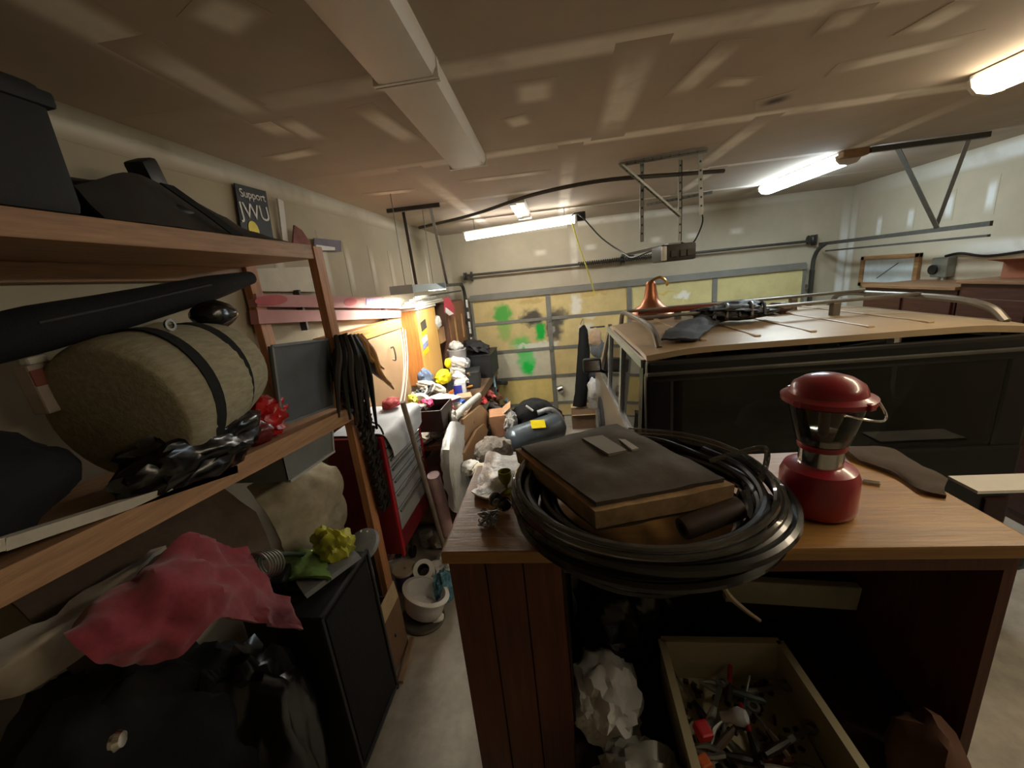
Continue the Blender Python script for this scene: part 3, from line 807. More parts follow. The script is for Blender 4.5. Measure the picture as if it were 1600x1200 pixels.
# ------------------------------------------------------------------ hutch in the foreground
HX0, HX1, HY0, HY1, HZ = -.34, .985, .835, 1.31, 1.6
hu = T('hutch', 'tall dark stained wooden hutch with honey coloured top in front of car', 'hutch', (.32, 1.05, 0))
G().b2((HX0, HY0 - .01, HZ - .035), (HX1, HY1, HZ), .006).out('top_board', M_hutch, hu)
n = 3
for k in range(n):
    x0 = HX0 + .012 + k * .098
    G().b2((x0, HY0 + .005, 0), (x0 + .0955, HY0 + .027, HZ - .036), .003).out('front_plank', M_hutchd, hu)
for k in range(4):
    y0 = HY0 + .03 + k * .115
    G().b2((HX0 + .01, y0, 0), (HX0 + .032, y0 + .112, HZ - .036), .003).out('side_plank', M_hutchd, hu)
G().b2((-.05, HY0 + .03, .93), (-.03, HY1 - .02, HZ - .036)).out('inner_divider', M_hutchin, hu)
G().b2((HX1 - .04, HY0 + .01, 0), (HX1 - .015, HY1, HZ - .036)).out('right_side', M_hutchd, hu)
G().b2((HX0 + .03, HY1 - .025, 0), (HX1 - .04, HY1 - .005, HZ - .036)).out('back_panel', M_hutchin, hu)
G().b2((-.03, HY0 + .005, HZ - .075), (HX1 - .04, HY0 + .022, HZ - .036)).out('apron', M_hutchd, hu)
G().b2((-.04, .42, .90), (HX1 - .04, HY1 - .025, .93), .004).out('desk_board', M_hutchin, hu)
G().b2((HX1 - .06, .44, 0), (HX1 - .04, .8, .9)).out('desk_side', M_hutchd, hu)
G().b2((-.03, .44, 0), (-.01, .8, .9)).out('desk_side', M_hutchd, hu)

# lantern
ln = T('lantern', 'red camping lantern with clear globe standing on hutch top', 'lantern', (.63, .97, HZ))
lx, ly = .632, .985
M_lred = mat('lantern_red', '#98202f', .3, var=.08, bump=.005, coat=.4)
G().lathe([(0, 0), (.072, 0), (.082, .008), (.084, .02), (.084, .098), (.076, .118), (.05, .128), (0, .128)], (lx, ly, HZ + .001), 32).out('base_tank', M_lred, ln, True)
G().lathe([(0, .128), (.047, .128), (.047, .172), (0, .172)], (lx, ly, HZ), 28).out('chrome_collar', M_chrome, ln, True)
G().lathe([(0, .172), (.05, .172), (.052, .18), (.05, .186), (0, .186)], (lx, ly, HZ), 28).out('red_ring', M_lred, ln, True)
G().lathe([(.046, .186), (.054, .19), (.056, .205), (.05, .212), (.03, .216), (0, .216)], (lx, ly, HZ), 28).out('burner_ring', M_chrome, ln, True)
M_globe = glass('lantern_globe', '#e6e2da', .04, .12)
G().lathe([(.054, .19), (.062, .22), (.074, .27), (.079, .295), (.0765, .295), (.0715, .27), (.0595, .22), (.0515, .192)], (lx, ly, HZ), 32).out('globe', M_globe, ln, True)
G().cyl((lx, ly, HZ + .21), (lx, ly, HZ + .285), .012, 12).out('mantle', mat('mantle', '#8a8880', .7), ln, True)
G().lathe([(0, .29), (.082, .29), (.094, .297), (.095, .308), (.078, .316), (.076, .325), (.07, .338), (.05, .352), (.025, .36), (0, .362)], (lx, ly, HZ), 36).out('cap', M_lred, ln, True)
for k in range(4):
    a = k * PI / 2 + .4
    G().box((lx + .09 * math.cos(a), ly + .09 * math.sin(a), HZ + .303), (.02, .02, .016), (0, 0, a), bev=.004).out('cap_tab', M_lred, ln)
G().tube([(lx + .095, ly - .02, HZ + .3), (lx + .112, ly - .03, HZ + .262), (lx + .06, ly - .085, HZ + .268), (lx - .02, ly - .095, HZ + .29)], .0028, 6).out('wire_handle', M_chrome, ln, True)

# cushion
cu = T('seat_cushion', 'worn dark square seat cushion with tan edge lying on hose coil', 'cushion', (.11, 1.0, 1.70))
ca = [Vector((-0.154, 1.083, 1.760)), Vector((0.158, 1.160, 1.790)), Vector((0.373, 0.855, 1.750)), Vector((0.051, 0.776, 1.740))]
def quad(u, v):
    return ca[0].lerp(ca[1], u).lerp(ca[3].lerp(ca[2], u), v)
def cush(zf, mname, m, th, inset=0.0):
    rows = []
    for i in range(7):
        u = inset + (1 - 2 * inset) * i / 6
        row = []
        for j in range(7):
            v = inset + (1 - 2 * inset) * j / 6
            q = quad(u, v)
            e = min(u, 1 - u, v, 1 - v)
            row.append(q + Vector((0, 0, zf(e, u, v))))
        rows.append(row)
    return G().net(rows, th, .004, 14, sub=3).out(mname, m, cu, True)
M_cush = mat('cushion_top_cloth', '#57524c', .85, var=.25, scale=16, bump=.05)
M_cushe = mat('cushion_edge', '#a88a66', .85, var=.45, scale=12, bump=.08)
cush(lambda e, u, v: .016 * min(1, e * 6) ** .5, 'top_cover', M_cush, .012, .035)
cush(lambda e, u, v: -.022, 'foam_edge', M_cushe, .046)
cush(lambda e, u, v: -.05, 'underside', mat('cushion_under', '#5b4937', .9), .014, .02)
n_ = (ca[1] - ca[0]).cross(ca[3] - ca[0]).normalized()
if n_.z < 0: n_ = -n_
def patch(pts, nm, col, lab):
    P = [Vector(p) + n_ * .0395 for p in pts]
    G().prism(P, n_ * -.01).out(nm, mat(nm, col, .8, var=.08), cu, False, lab)
patch([(0.047, 1.067, 1.755), (0.105, 1.078, 1.757), (0.157, 0.981, 1.752), (0.108, 0.967, 1.750)], 'label_patch', '#8f8b86', 'pale grey rectangular label')
patch([(0.137, 1.070, 1.757), (0.150, 1.073, 1.757), (0.190, 0.989, 1.752), (0.171, 0.983, 1.752)], 'label_strip', '#a5a19b', 'narrow pale strip')

# coil of hose
hc = T('hose_coil', 'big coil of black hose and clear tubing lying on hutch top', 'hose', (.18, .93, HZ))
ccx, ccy = .185, .945
def loops(nl, r0, r1, z0, z1, ph, nm, m, rad, seed):
    rnd = random.Random(seed)
    pts = []
    for k in range(nl):
        rr = r0 + (r1 - r0) * rnd.random(); zz = z0 + (z1 - z0) * k / max(1, nl - 1); ox, oy = rnd.uniform(-.015, .015), rnd.uniform(-.015, .015)
        t1, t2 = rnd.uniform(-.06, .06), rnd.uniform(-.05, .05)
        for j in range(12):
            a = 2 * PI * j / 12 + ph
            pts.append((ccx + ox + rr * math.cos(a), ccy + oy + rr * .93 * math.sin(a), zz + rad + rr * (t1 * math.cos(a) + t2 * math.sin(a)) * .4 + .01))
    return G().tube(pts, rad, 7).out(nm, m, hc, True)
M_hose = mat('black_hose', '#0f1012', .25, var=.2, bump=.01, coat=.3)
M_clear = glass('clear_tubing', '#d6d6d4', .06, .3)
loops(9, .24, .325, HZ + .012, HZ + .085, 0.4, 'black_hose', M_hose, .012, 3)
loops(6, .27, .33, HZ + .03, HZ + .1, 1.2, 'grey_hose', mat('dark_grey_hose', '#26272a', .3), .009, 11)
loops(4, .28, .325, HZ + .07, HZ + .125, 2.0, 'clear_tubing', M_clear, .008, 5)
G().tube([(0.379, 1.016, 1.730), (0.434, 0.994, 1.760), (0.504, 0.996, 1.770), (0.476, 0.931, 1.750), (0.441, 0.899, 1.700), (0.426, 0.850, 1.680)], .007, 8).out('clear_tube_end', M_clear, hc, True)
# part of the coil slips over the front edge
G().tube([(-0.136, 0.937, 1.640), (-0.073, 0.828, 1.620), (0.029, 0.753, 1.600), (0.149, 0.731, 1.580), (0.284, 0.741, 1.600), (0.427, 0.803, 1.630), (0.510, 0.904, 1.660)], .011, 8).out('slipped_loop', M_hose, hc, True)
G().tube([(-0.108, 0.907, 1.630), (-0.028, 0.784, 1.600), (0.084, 0.753, 1.560), (0.208, 0.750, 1.550), (0.335, 0.771, 1.590), (0.452, 0.838, 1.620)], .011, 8).out('slipped_loop', M_hose, hc, True)
gt = tag(G().lathe([(.014, 0), (.024, 0), (.026, .01), (.026, .15), (.014, .15), (.014, 0)], (.243, .80, 1.675), 16, (0, PI / 2 - .12, .35)).out('grey_tube', mat('brown_grey_tube', '#4b3f38', .5), None, True), 'short brownish grey pipe lying in the hose coil under the cushion', 'pipe')
tag(G().tube([(0.259, 0.768, 1.660), (0.288, 0.754, 1.630), (0.339, 0.790, 1.513), (0.376, 0.790, 1.468), (0.411, 0.780, 1.442)], [.004, .006, .006, .004], 7).out('thin_stick', mat('stick_wood', '#8a7a66', .8), None, True), 'thin curved stick hanging down from hose coil at hutch front', 'stick')
fi = T('brass_finial', 'small gold finial knob standing behind the hose coil', 'finial', (0.422, 1.424, 1.600))
fq = Vector((0.422, 1.424, 1.600)) + Vector((-.0, -.16, 0))
fi.location = fq; ORIG[fi.name] = fq
G().lathe([(0, 0), (.016, 0), (.018, .008), (.01, .014), (.009, .022), (.017, .03), (.012, .037), (.014, .046), (.006, .055), (0, .058)], fq + Vector((0, 0, .0)), 14).out('knob', M_brass, fi, True)
tag(G().net([[(0.903, 1.311, 1.606), (0.889, 1.246, 1.610), (0.892, 1.209, 1.606)], [(1.019, 1.274, 1.610), (0.945, 1.179, 1.612), (0.926, 1.125, 1.606)], [(1.016, 1.156, 1.610), (0.942, 1.083, 1.612), (0.920, 1.035, 1.606)], [(1.019, 1.081, 1.606), (0.971, 1.034, 1.610), (0.954, 1.007, 1.606)]], .01, .006, 12).out('cloth_strip', mat('brown_felt', '#4a3c2e', .9), None, True),
    'crumpled brown cloth strip along right rear edge of hutch top', 'cloth')
tag(G().box((.838, 1.09, HZ + .006), (.04, .012, .008), (0, 0, -.5), bev=.003).out('metal_clip', M_chrome), 'tiny shiny metal clip on hutch top right of lantern', 'clip')
tag(G().net([[(-0.314, 1.412, 1.606), (-0.228, 1.318, 1.630), (-0.125, 1.358, 1.606)], [(-0.316, 1.256, 1.606), (-0.228, 1.149, 1.635), (-0.126, 1.191, 1.620)], [(-0.311, 1.096, 1.606), (-0.244, 1.040, 1.620), (-0.194, 1.104, 1.606)]], .006, .02, 12).out('plastic_sheet', M_bag, None, True),
    'crumpled white plastic sheet on left rear corner of hutch top', 'plastic sheet')
gb = T('goblet', 'olive green glass goblet on white plastic sheet', 'goblet', (-0.209, 1.139, 1.600))
gq = Vector((-0.201, 1.107, 1.600))
gb.location = gq; ORIG[gb.name] = gq
G().lathe([(0, 0), (.018, 0), (.018, .004), (.005, .01), (.005, .025), (.014, .036), (.022, .055), (.021, .075), (.019, .075), (.019, .057), (.01, .04), (0, .036)], gq + Vector((0, 0, .002)), 18).out('cup', mat('olive_glass', '#8c8a1e', .15, var=.1, bump=0), gb, True)
sc = T('steel_scrubber', 'wiry steel scrubber ball at left front of hose coil', 'scrubber', (-0.238, 0.955, 1.600))
sq = Vector((-0.233, 0.946, 1.600))
for k in range(9):
    rnd = random.Random(k)
    pp = [sq + Vector((rnd.uniform(-.03, .03), rnd.uniform(-.03, .03), rnd.uniform(.004, .035))) for _ in range(7)]
    G().tube(pp, .0016, 4, closed=True).out('wire_loop', M_steel, sc, True)
sg = T('sunglasses', 'pair of shiny grey sunglasses at left of hose coil', 'sunglasses', (-0.218, 1.053, 1.600))
for dx in (0, .05):
    G().lathe([(0, 0), (.018, 0), (.022, .004), (0, .008)], Vector((-0.226, 1.036, 1.600)) + Vector((dx * .6, -dx * .5, .02)), 14, (R(60), 0, .6)).out('lens', M_chrome, sg, True)
G().tube([(-0.222, 0.964, 1.625), (-0.191, 1.020, 1.630), (-0.152, 0.960, 1.625)], .003, 5).out('rim', M_black, sg, True)

# in the hutch opening
cr = T('plastic_crate', 'cream plastic bin full of small tools sticking out of hutch', 'bin', (.43, .83, .93))
M_cream = mat('cream_plastic', '#b5ad91', .5, var=.08)
cz0, cz1 = .932, 1.09
A = [Vector((0.258, 1.043, 1.090)), Vector((0.610, 1.050, 1.090))]
fx0, fx1, by = A[0].x, A[1].x, A[0].y
fy = by - .46
def cwall(a, b):
    G().bar(Vector(a) + Vector((0, 0, (cz0 + cz1) / 2)), Vector(b) + Vector((0, 0, (cz0 + cz1) / 2)), .008, cz1 - cz0).out('side_wall', M_cream, cr)
    G().bar(Vector(a) + Vector((0, 0, cz1)), Vector(b) + Vector((0, 0, cz1)), .022, .01).out('rim', M_cream, cr)
cwall((fx0, by, 0), (fx1, by, 0)); cwall((fx0 - .01, fy, 0), (fx1 + .02, fy, 0)); cwall((fx0, by, 0), (fx0 - .01, fy, 0)); cwall((fx1, by, 0), (fx1 + .02, fy, 0))
G().b2((fx0, fy, cz0), (fx1, by, cz0 + .008)).out('bin_floor', M_cream, cr)
rnd = random.Random(5)
kinds2 = [('screwdriver', 'screwdriver'), ('pliers', 'pliers'), ('wrench', 'wrench'), ('drill_bit', 'drill bit'), ('pen_marker', 'marker')]
cols = [('#241d1b', 'dark brown'), ('#5b4a40', 'brown'), ('#8a8f8c', 'grey'), ('#3e4a44', 'dark green'), ('#6a3a30', 'rust red'), ('#1b1c1f', 'black'), ('#7d7a6c', 'tan grey')]
where = ['at back left corner', 'at back middle', 'at back right corner', 'left of centre', 'near centre', 'right of centre', 'lying at left wall', 'lying at right wall', 'toward front left', 'toward front middle', 'toward front right', 'beneath red block', 'beside clear bulb', 'across the middle', 'along back wall', 'under front rim', 'crossing right half', 'crossing left half', 'steep against back', 'at lower left', 'at lower right']
xs = [.12, .5, .85, .3, .5, .7, .08, .92, .25, .5, .75, .2, .4, .5, .5, .5, .75, .25, .6, .12, .85]
ys = [.9, .85, .9, .6, .55, .6, .5, .5, .25, .25, .25, .42, .62, .48, .93, .1, .4, .7, .8, .15, .15]
for i in range(21):
    nm, lb = kinds2[i % 5]
    cc, cl = cols[(i * 3) % 7]
    q = Vector((fx0 + (fx1 - fx0) * (.1 + .8 * xs[i]), fy + (by - fy) * (.08 + .84 * ys[i]), cz0 + .03 + .065 * ((i * 7) % 10) / 10))
    a = rnd.uniform(0, PI); L = rnd.uniform(.085, .12)
    d = Vector((math.cos(a), math.sin(a), rnd.uniform(-.2, .2))) * L * .8
    q.x = min(max(q.x, fx0 + abs(d.x) + .012), fx1 - abs(d.x) - .012); q.y = min(max(q.y, fy + abs(d.y) + .012), by - abs(d.y) - .012)
    t = T(nm, '%s %s in the cream bin, %s' % (cl, lb, where[i]), lb, q, 'small tools in the cream bin')
    m = mat('tool_' + cl.replace(' ', '_'), cc, .5, var=.3)
    G().tube([q - d, q - d * .5, q], [.009, .012, .008], 8).out('handle', m, t, True)
    if nm == 'pliers':
        e = Vector((-d.y, d.x, 0)).normalized() * .012
        G().tube([q, q + d * .5 + e, q + d], [.007, .008, .003], 6).out('jaw', M_steel, t, True); G().tube([q, q + d * .5 - e, q + d], [.007, .008, .003], 6).out('jaw', M_steel, t, True)
    elif nm == 'wrench':
        G().bar(q, q + d * .8, .014, .005).out('shank', M_steel, t); G().lathe([(.01, -.004), (.018, -.004), (.018, .004), (.01, .004), (.01, -.004)], q + d, 12).out('ring', M_steel, t)
    else:
        G().tube([q, q + d], .004 if nm != 'pen_marker' else .007, 7, smooth=False).out('shaft' if nm != 'pen_marker' else 'cap', M_steel if nm != 'pen_marker' else M_red, t, True)
tag(G().box((0.302, 0.802, 1.060), (.035, .04, .03), (.2, .1, .3), bev=.006).out('red_block', mat('bright_red', '#c8222c', .5)), 'small bright red block on tools in the cream bin', 'block')
bu = T('light_bulb', 'clear glass bulb lying in the cream bin', 'bulb', (0.373, 0.842, 1.060))
G().lathe([(0, 0), (.012, 0), (.013, .02), (.02, .035), (.022, .05), (.015, .065), (0, .07)], (0.367, 0.846, 1.050), 16, (R(60), 0, 1.2)).out('glass', mat('pale_bulb', '#c9ccd8', .1, var=.05, bump=0), bu, True)
tag(G().box((0.280, 0.729, 1.060), (.03, .03, .025), (0, 0, .4), bev=.006).out('orange_cap', mat('orange_cap', '#d0683a', .5)), 'small orange cap at front of the cream bin', 'cap')
wb1 = tag(G().blob((.06, .95, .99), (.1, .13, .085), .35, 7, 4, flat=.932).out('plastic_bag', M_bag, None, True), 'stuffed white plastic bag inside hutch left of cream bin', 'bag')
tag(G().blob((.13, .72, .975), (.11, .1, .07), .35, 7, 4, flat=.932).out('plastic_bag', mat('grey_bag', '#9a9c98', .4, bump=.2), None, True), 'greyish plastic bag at front left of the cream bin', 'bag')
jk = tag(G().net([[(0.008, 1.150, 1.196), (0.102, 1.100, 1.257), (0.208, 1.120, 1.231), (0.327, 1.180, 1.136)], [(0.003, 1.120, 1.138), (0.092, 1.020, 1.250), (0.194, 1.050, 1.209), (0.298, 1.150, 1.083)], [(-0.010, 1.120, 0.999), (0.087, 1.020, 1.113), (0.192, 1.050, 1.081), (0.276, 1.150, 0.957)], [(-0.020, 1.120, 0.822), (0.083, 1.060, 0.874), (0.176, 1.100, 0.840), (0.255, 1.160, 0.781)]], .02, .035, 14, sub=8).out('puffy_jacket', M_blackshine, None, True), 'black shiny puffy jacket stuffed in hutch above white bag', 'jacket')
tag(G().b2((-.02, 1.2, 1.0), (.005, 1.27, 1.2), .002).out('light_sliver', M_paper), 'thin white strip standing in for light at left of hutch opening', 'paper')  # white strip standing in for light coming through from behind
tag(G().box((.72, 1.2, 1.13), (.42, .03, .09), (0, .08, 0), bev=.004).out('white_board', mat('dull_white_board', '#aaa894', .7)), 'dull white board standing at back of hutch opening', 'board')
tag(G().blob((.82, .78, 1.0), (.07, .09, .13), .2, 5, 3, flat=.932).out('paper_sack', mat('brown_sack', '#5c3d2c', .8), None, True), 'small brown paper sack right of the cream bin in shadow', 'sack')
#@@NEXT
# ------------------------------------------------------------------ storage shelf on the left
SX = -1.25
sh = T('storage_shelf', 'pine storage shelf unit along the left wall with two deep boards', 'shelf', (-1.48, .9, 0))
G().b2((-1.70, -1.2, 2.465), (SX, 2.04, 2.535), .004).out('top_board', M_wpine, sh)
def zmid(y): return 1.792 - .087 * y + .006 * y * y
mb = G()
mb.prism([(-1.70, -1.2, zmid(-1.2)), (-1.70, 2.04, zmid(2.04)), (-1.70, 2.04, zmid(2.04) - .03), (-1.70, -1.2, zmid(-1.2) - .03)], (1.70 + SX, 0, 0)).out('middle_board', M_wpine, sh)
G().prism([(SX - .01, -1.2, zmid(-1.2) + .004), (SX - .01, 2.04, zmid(2.04) + .004), (SX - .01, 2.04, zmid(2.04) - .075), (SX - .01, -1.2, zmid(-1.2) - .075)], (.04, 0, 0)).out('front_rail', M_wpine, sh)
G().b2((-1.29, 2.045, 0), (-1.245, 2.125, 2.53), .003).out('front_post', M_wpost, sh)
G().b2((-1.70, 2.045, 0), (-1.655, 2.125, 2.53), .003).out('back_post', M_wpost, sh)
G().b2((-1.71, -1.2, 2.05), (-1.675, .95, 2.13), .003).out('wall_cleat', M_wpine, sh)
G().b2((-1.71, -1.2, 2.40), (-1.675, 2.04, 2.465), .003).out('wall_cleat', M_wpine, sh)
G().b2((-1.70, -1.2, .55), (-1.30, 1.9, .58), .003).out('lower_board', M_wpine, sh)
tag(G().bar((-1.235, 0.606, 1.808), (-1.235, 1.207, 1.678), .03, .028).bar((-1.235, 0.487, 1.848), (-1.235, 0.607, 1.810), .03, .028).out('trim_stick', mat('white_trim', '#b9b2a4', .6), None), 'white painted trim stick lying along the middle shelf edge', 'trim stick')

# top shelf load
M_case = mat('case_black', '#08080a', .7, var=.2)
bxk = T('storage_case', 'big black storage case on top shelf at the upper left corner', 'case', (-1.47, .75, 2.536))
G().b2((-1.66, .3, 2.537), (-1.27, 1.04, 2.86), .03).out('case_body', M_case, bxk, True)
G().b2((-1.67, .29, 2.80), (-1.26, 1.05, 2.84), .01).out('case_lid', M_case, bxk, True)
for y in (.5, .85):
    G().box((-1.258, y, 2.79), (.012, .06, .05), bev=.004).out('latch', M_black, bxk)
tarp = T('tarp_bundle', 'black folded tarp bundle with strap on the top shelf', 'tarp', (-1.48, 1.5, 2.536))
G().blob((-1.5, 1.42, 2.6), (.14, .36, .1), .25, 5, 4, flat=2.537).out('tarp_fold', mat('black_tarp', '#0f0f11', .55, var=.3), tarp, True)
G().net([[(-1.36, 1.1, 2.64), (-1.38, 1.3, 2.72), (-1.42, 1.5, 2.70), (-1.42, 1.75, 2.62), (-1.42, 1.98, 2.545)], [(-1.3, 1.1, 2.54), (-1.3, 1.3, 2.545), (-1.3, 1.5, 2.545), (-1.3, 1.75, 2.545), (-1.3, 1.98, 2.54)]], .01, .012, 8).out('slanted_flap', mat('grey_tarp', '#2e2b29', .6), tarp, True)
G().net([[(-1.34, 1.36, 2.70), (-1.34, 1.41, 2.70)], [(-1.29, 1.47, 2.6), (-1.29, 1.52, 2.6)], [(-1.27, 1.54, 2.54), (-1.27, 1.6, 2.54)]], .006).out('strap', M_blackcloth, tarp, True)
G().box((-1.5, 1.48, 2.77), (.07, .1, .11), (.4, 0, .3), bev=.015).out('strap_buckle', M_black, tarp, True)
sgn = T('political_sign', 'dark blue cardboard sign reading Support JWU on left wall', 'sign', (-1.70, 2.28, 2.62))
c0, c1, c2, c3 = [Vector(p) for p in ((-1.700, 2.172, 2.914), (-1.700, 2.414, 2.919), (-1.700, 2.379, 2.627), (-1.700, 2.131, 2.647))]
G().prism([c0, c1, c2, c3], (.006, 0, 0)).out('sign_board', mat('sign_navy', '#23272f', .6, var=.1), sgn)
ex = (c1 - c0).normalized(); ey = (c0 - c3).normalized()
cen = (c0 + c1 + c2 + c3) / 4 + Vector((.0075, 0, 0))
text('lettering', 'Support', .062, frame(cen + ey * .095, ex, ey), M_paper, sgn)
text('lettering', 'JWU', .118, frame(cen + ey * -.0, ex, ey), M_paper, sgn)
G().lathe([(0, 0), (.05, 0), (.05, .001), (0, .001)], cen - ey * .1 - ex * .03, 20, (0, PI / 2, 0), sy=.8).out('yellow_spot', M_yel, sgn, False, 'yellow round mark')
st = tag(G().bar((-1.680, 2.507, 2.886), (-1.680, 2.458, 2.608), .05, .012, up=(1, 0, 0)).out('white_stake', M_whitem, None), 'pale wooden stake leaning on wall beside the blue sign', 'stake')
tag(G().prism([(-1.660, 2.480, 2.591), (-1.660, 2.554, 2.739), (-1.660, 2.625, 2.715), (-1.660, 2.708, 2.615)], (.01, 0, 0)).out('red_pennant', mat('dull_red', '#7f4a45', .8, var=.4), None), 'faded red triangular scrap on the wall beyond shelf top', 'pennant')
sg2 = T('wall_banner', 'small white and purple banner on wall past the shelf post', 'banner', (-1.690, 2.923, 2.615))
q0, q1, q2, q3 = [Vector(p) for p in ((-1.690, 2.805, 2.686), (-1.690, 3.175, 2.699), (-1.690, 3.150, 2.614), (-1.690, 2.770, 2.596))]
G().prism([q0, q1, q2, q3], (.005, 0, 0)).out('banner_cloth', mat('banner_purple', '#756c7c', .8, var=.2), sg2)
G().prism([q3.lerp(q0, .05) + Vector((.006, .02, 0)), q3.lerp(q0, .5) + Vector((.006, .02, 0)), q2.lerp(q1, .3) + Vector((.006, -.1, 0)), q2.lerp(q1, .05) + Vector((.006, -.1, 0))], (.001, 0, 0)).out('white_band', M_paper, sg2)

# middle shelf load
ro = T('bedroll', 'big tan woven bedroll with two black straps on middle shelf', 'bedroll', (-1.41, 1.1, 1.74))
M_weave = mat('tan_weave', '#969079', .95, var=.22, scale=60, bump=.12, stretch=(1, .25, 1))
ax0, ax1 = Vector((-1.38, 1.0, 1.96)), Vector((-1.42, 1.52, 2.03))
G().tube([ax0 + (ax1 - ax0) * t for t in (0, .02, .08, .2, .4, .6, .8, .94, .985, 1)], [.17, .225, .24, .243, .235, .22, .20, .18, .15, .09], 36).out('roll_body', M_weave, ro, True)
for t in (.28, .66):
    c = ax0.lerp(ax1, t); d = (ax1 - ax0).normalized()
    g = G()
    rr = (.244, .213)[t > .5]
    ring = []
    for k in range(40):
        a = 2 * PI * k / 40
        ring.append((math.cos(a) * rr, math.sin(a) * rr))
    g.net([[c + Vector((x, -.02, z)) * 1.0 for x, z in ring + ring[:1]], [c + Vector((x, .02, z)) for x, z in ring + ring[:1]]], .006, sub=1).out('strap', M_blackcloth, ro, True)
sack = tag(G().blob((-1.27, 1.14, 1.80), (.1, .26, .1), .3, 7, 4, flat=zmid(1.3) + .006).out('black_sack', M_blackshine, None, True), 'shiny black plastic sack tucked under the bedroll on the shelf', 'bag')
rdh = T('red_helmet_bag', 'glossy crumpled red bag beside grey panel on middle shelf', 'bag', (-1.3, 1.5, 1.7))
G().blob((-1.34, 1.50, 1.775), (.09, .12, .1), .35, 9, 4, flat=zmid(1.5) + .006).out('bag_body', mat('glossy_red', '#b01a1c', .25, var=.4, scale=14, bump=.1), rdh, True)
G().blob((-1.29, 1.42, 1.745), (.05, .07, .06), .3, 9, 3).out('bag_fold', mat('glossy_dark_red', '#5b1013', .25), rdh, True)
gp = T('slate_panel', 'grey slate coloured panel standing on shelf against front post', 'panel', (-1.25, 1.78, 1.66))
a = [Vector(p) for p in ((-1.275, 1.605, 2.077), (-1.275, 2.041, 2.041), (-1.275, 1.951, 1.681), (-1.275, 1.543, 1.726))]
G().prism(a, (-.02, 0, 0)).out('panel_sheet', mat('slate_grey', '#4f5459', .55, var=.2, scale=5), gp)
for i in range(4):
    G().bar(a[i] + Vector((.002, 0, 0)), a[(i + 1) % 4] + Vector((.002, 0, 0)), .012, .012).out('panel_edge', mat('slate_edge', '#6e7478', .5), gp)
rc_ = T('rifle_bag', 'long black padded bag lying high under the top shelf', 'bag', (-1.5, 1.2, 2.2))
G().tube([(-1.500, 0.804, 2.222), (-1.500, 0.989, 2.253), (-1.500, 1.251, 2.291), (-1.500, 1.620, 2.352), (-1.500, 1.869, 2.395)], [.06, .068, .062, .052, .03], 16).out('bag_body', M_blackcloth, rc_, True)
G().tube([(-1.440, 0.954, 2.268), (-1.440, 1.206, 2.304), (-1.445, 1.565, 2.361)], .006, 6).out('zip', M_char, rc_, True)
bk = tag(G().lathe([(.012, 0), (.02, 0), (.02, .008), (.012, .008), (.012, 0)], (-1.300, 1.195, 2.222), 14, (0, PI / 2, 0)).out('metal_buckle', M_chrome, None, True), 'tiny shiny metal buckle ring hanging above the bedroll', 'buckle')
tag(G().blob((-1.420, 1.512, 2.237), (.07, .09, .06), .15, 5, 3).out('black_helmet', mat('black_gloss', '#0f1013', .2, bump=0), None, True), 'round glossy black ball shape behind top of bedroll', 'helmet')
tag(G().net([[(-1.450, 1.074, 2.175), (-1.450, 1.183, 2.210), (-1.450, 1.325, 2.227)], [(-1.380, 1.016, 2.160), (-1.380, 1.127, 2.187), (-1.380, 1.239, 2.197)]], .01, .01, 9).out('tan_strap_end', mat('tan_pad', '#8d8465', .9), None, True), 'pale tan padded strip lying on top of the bedroll', 'pad')
cn = T('food_carton', 'white and red carton standing on shelf left of bedroll', 'carton', (-1.55, .72, 2.0))
c = Vector((-1.550, 0.982, 2.081))
G().box(c, (.05, .075, .15), (.05, 0, .1), bev=.006).out('carton_body', mat('carton_white', '#b5aaa0', .7), cn)
G().box(c + Vector((.001, 0, .035)), (.052, .077, .05), (.05, 0, .1), bev=.004).out('red_band', mat('carton_red', '#93594f', .7), cn)
G().box(c + Vector((0, 0, .085)), (.035, .05, .03), (.05, 0, .1), bev=.01).out('carton_top', M_paper, cn)
tag(G().blob((-1.45, .64, 1.88), (.19, .24, .16), .15, 5, 4, flat=zmid(.6) + .005).out('dark_duffel', mat('navy_duffel', '#10131b', .85), None, True), 'dark navy duffel in shadow at left edge of middle shelf', 'bag')

# under the middle shelf
tub = T('plastic_tub', 'translucent grey plastic tub hanging below the middle shelf end', 'tub', (-1.4, 1.75, 1.4))
b_ = [Vector(p) for p in ((-1.275, 1.499, 1.663), (-1.275, 1.901, 1.602), (-1.275, 1.859, 1.449), (-1.275, 1.492, 1.470))]
M_tub = mat('grey_translucent', '#6d7273', .35, var=.2, scale=4)
G().prism(b_, (-.006, 0, 0)).out('tub_front', M_tub, tub)
G().bar(b_[3], b_[2], .03, .012).bar(b_[2], b_[1], .016, .012).out('tub_rim', mat('tub_rim', '#a2a6a6', .35), tub)
G().prism([b_[0], b_[3], b_[3] + Vector((-.3, 0, .0)), b_[0] + Vector((-.3, 0, 0))], (0, .006, 0)).out('tub_side', M_tub, tub)
G().prism([b_[3], b_[2], b_[2] + Vector((-.3, 0, 0)), b_[3] + Vector((-.3, 0, 0))], (0, 0, .006)).out('tub_bottom', M_tub, tub)
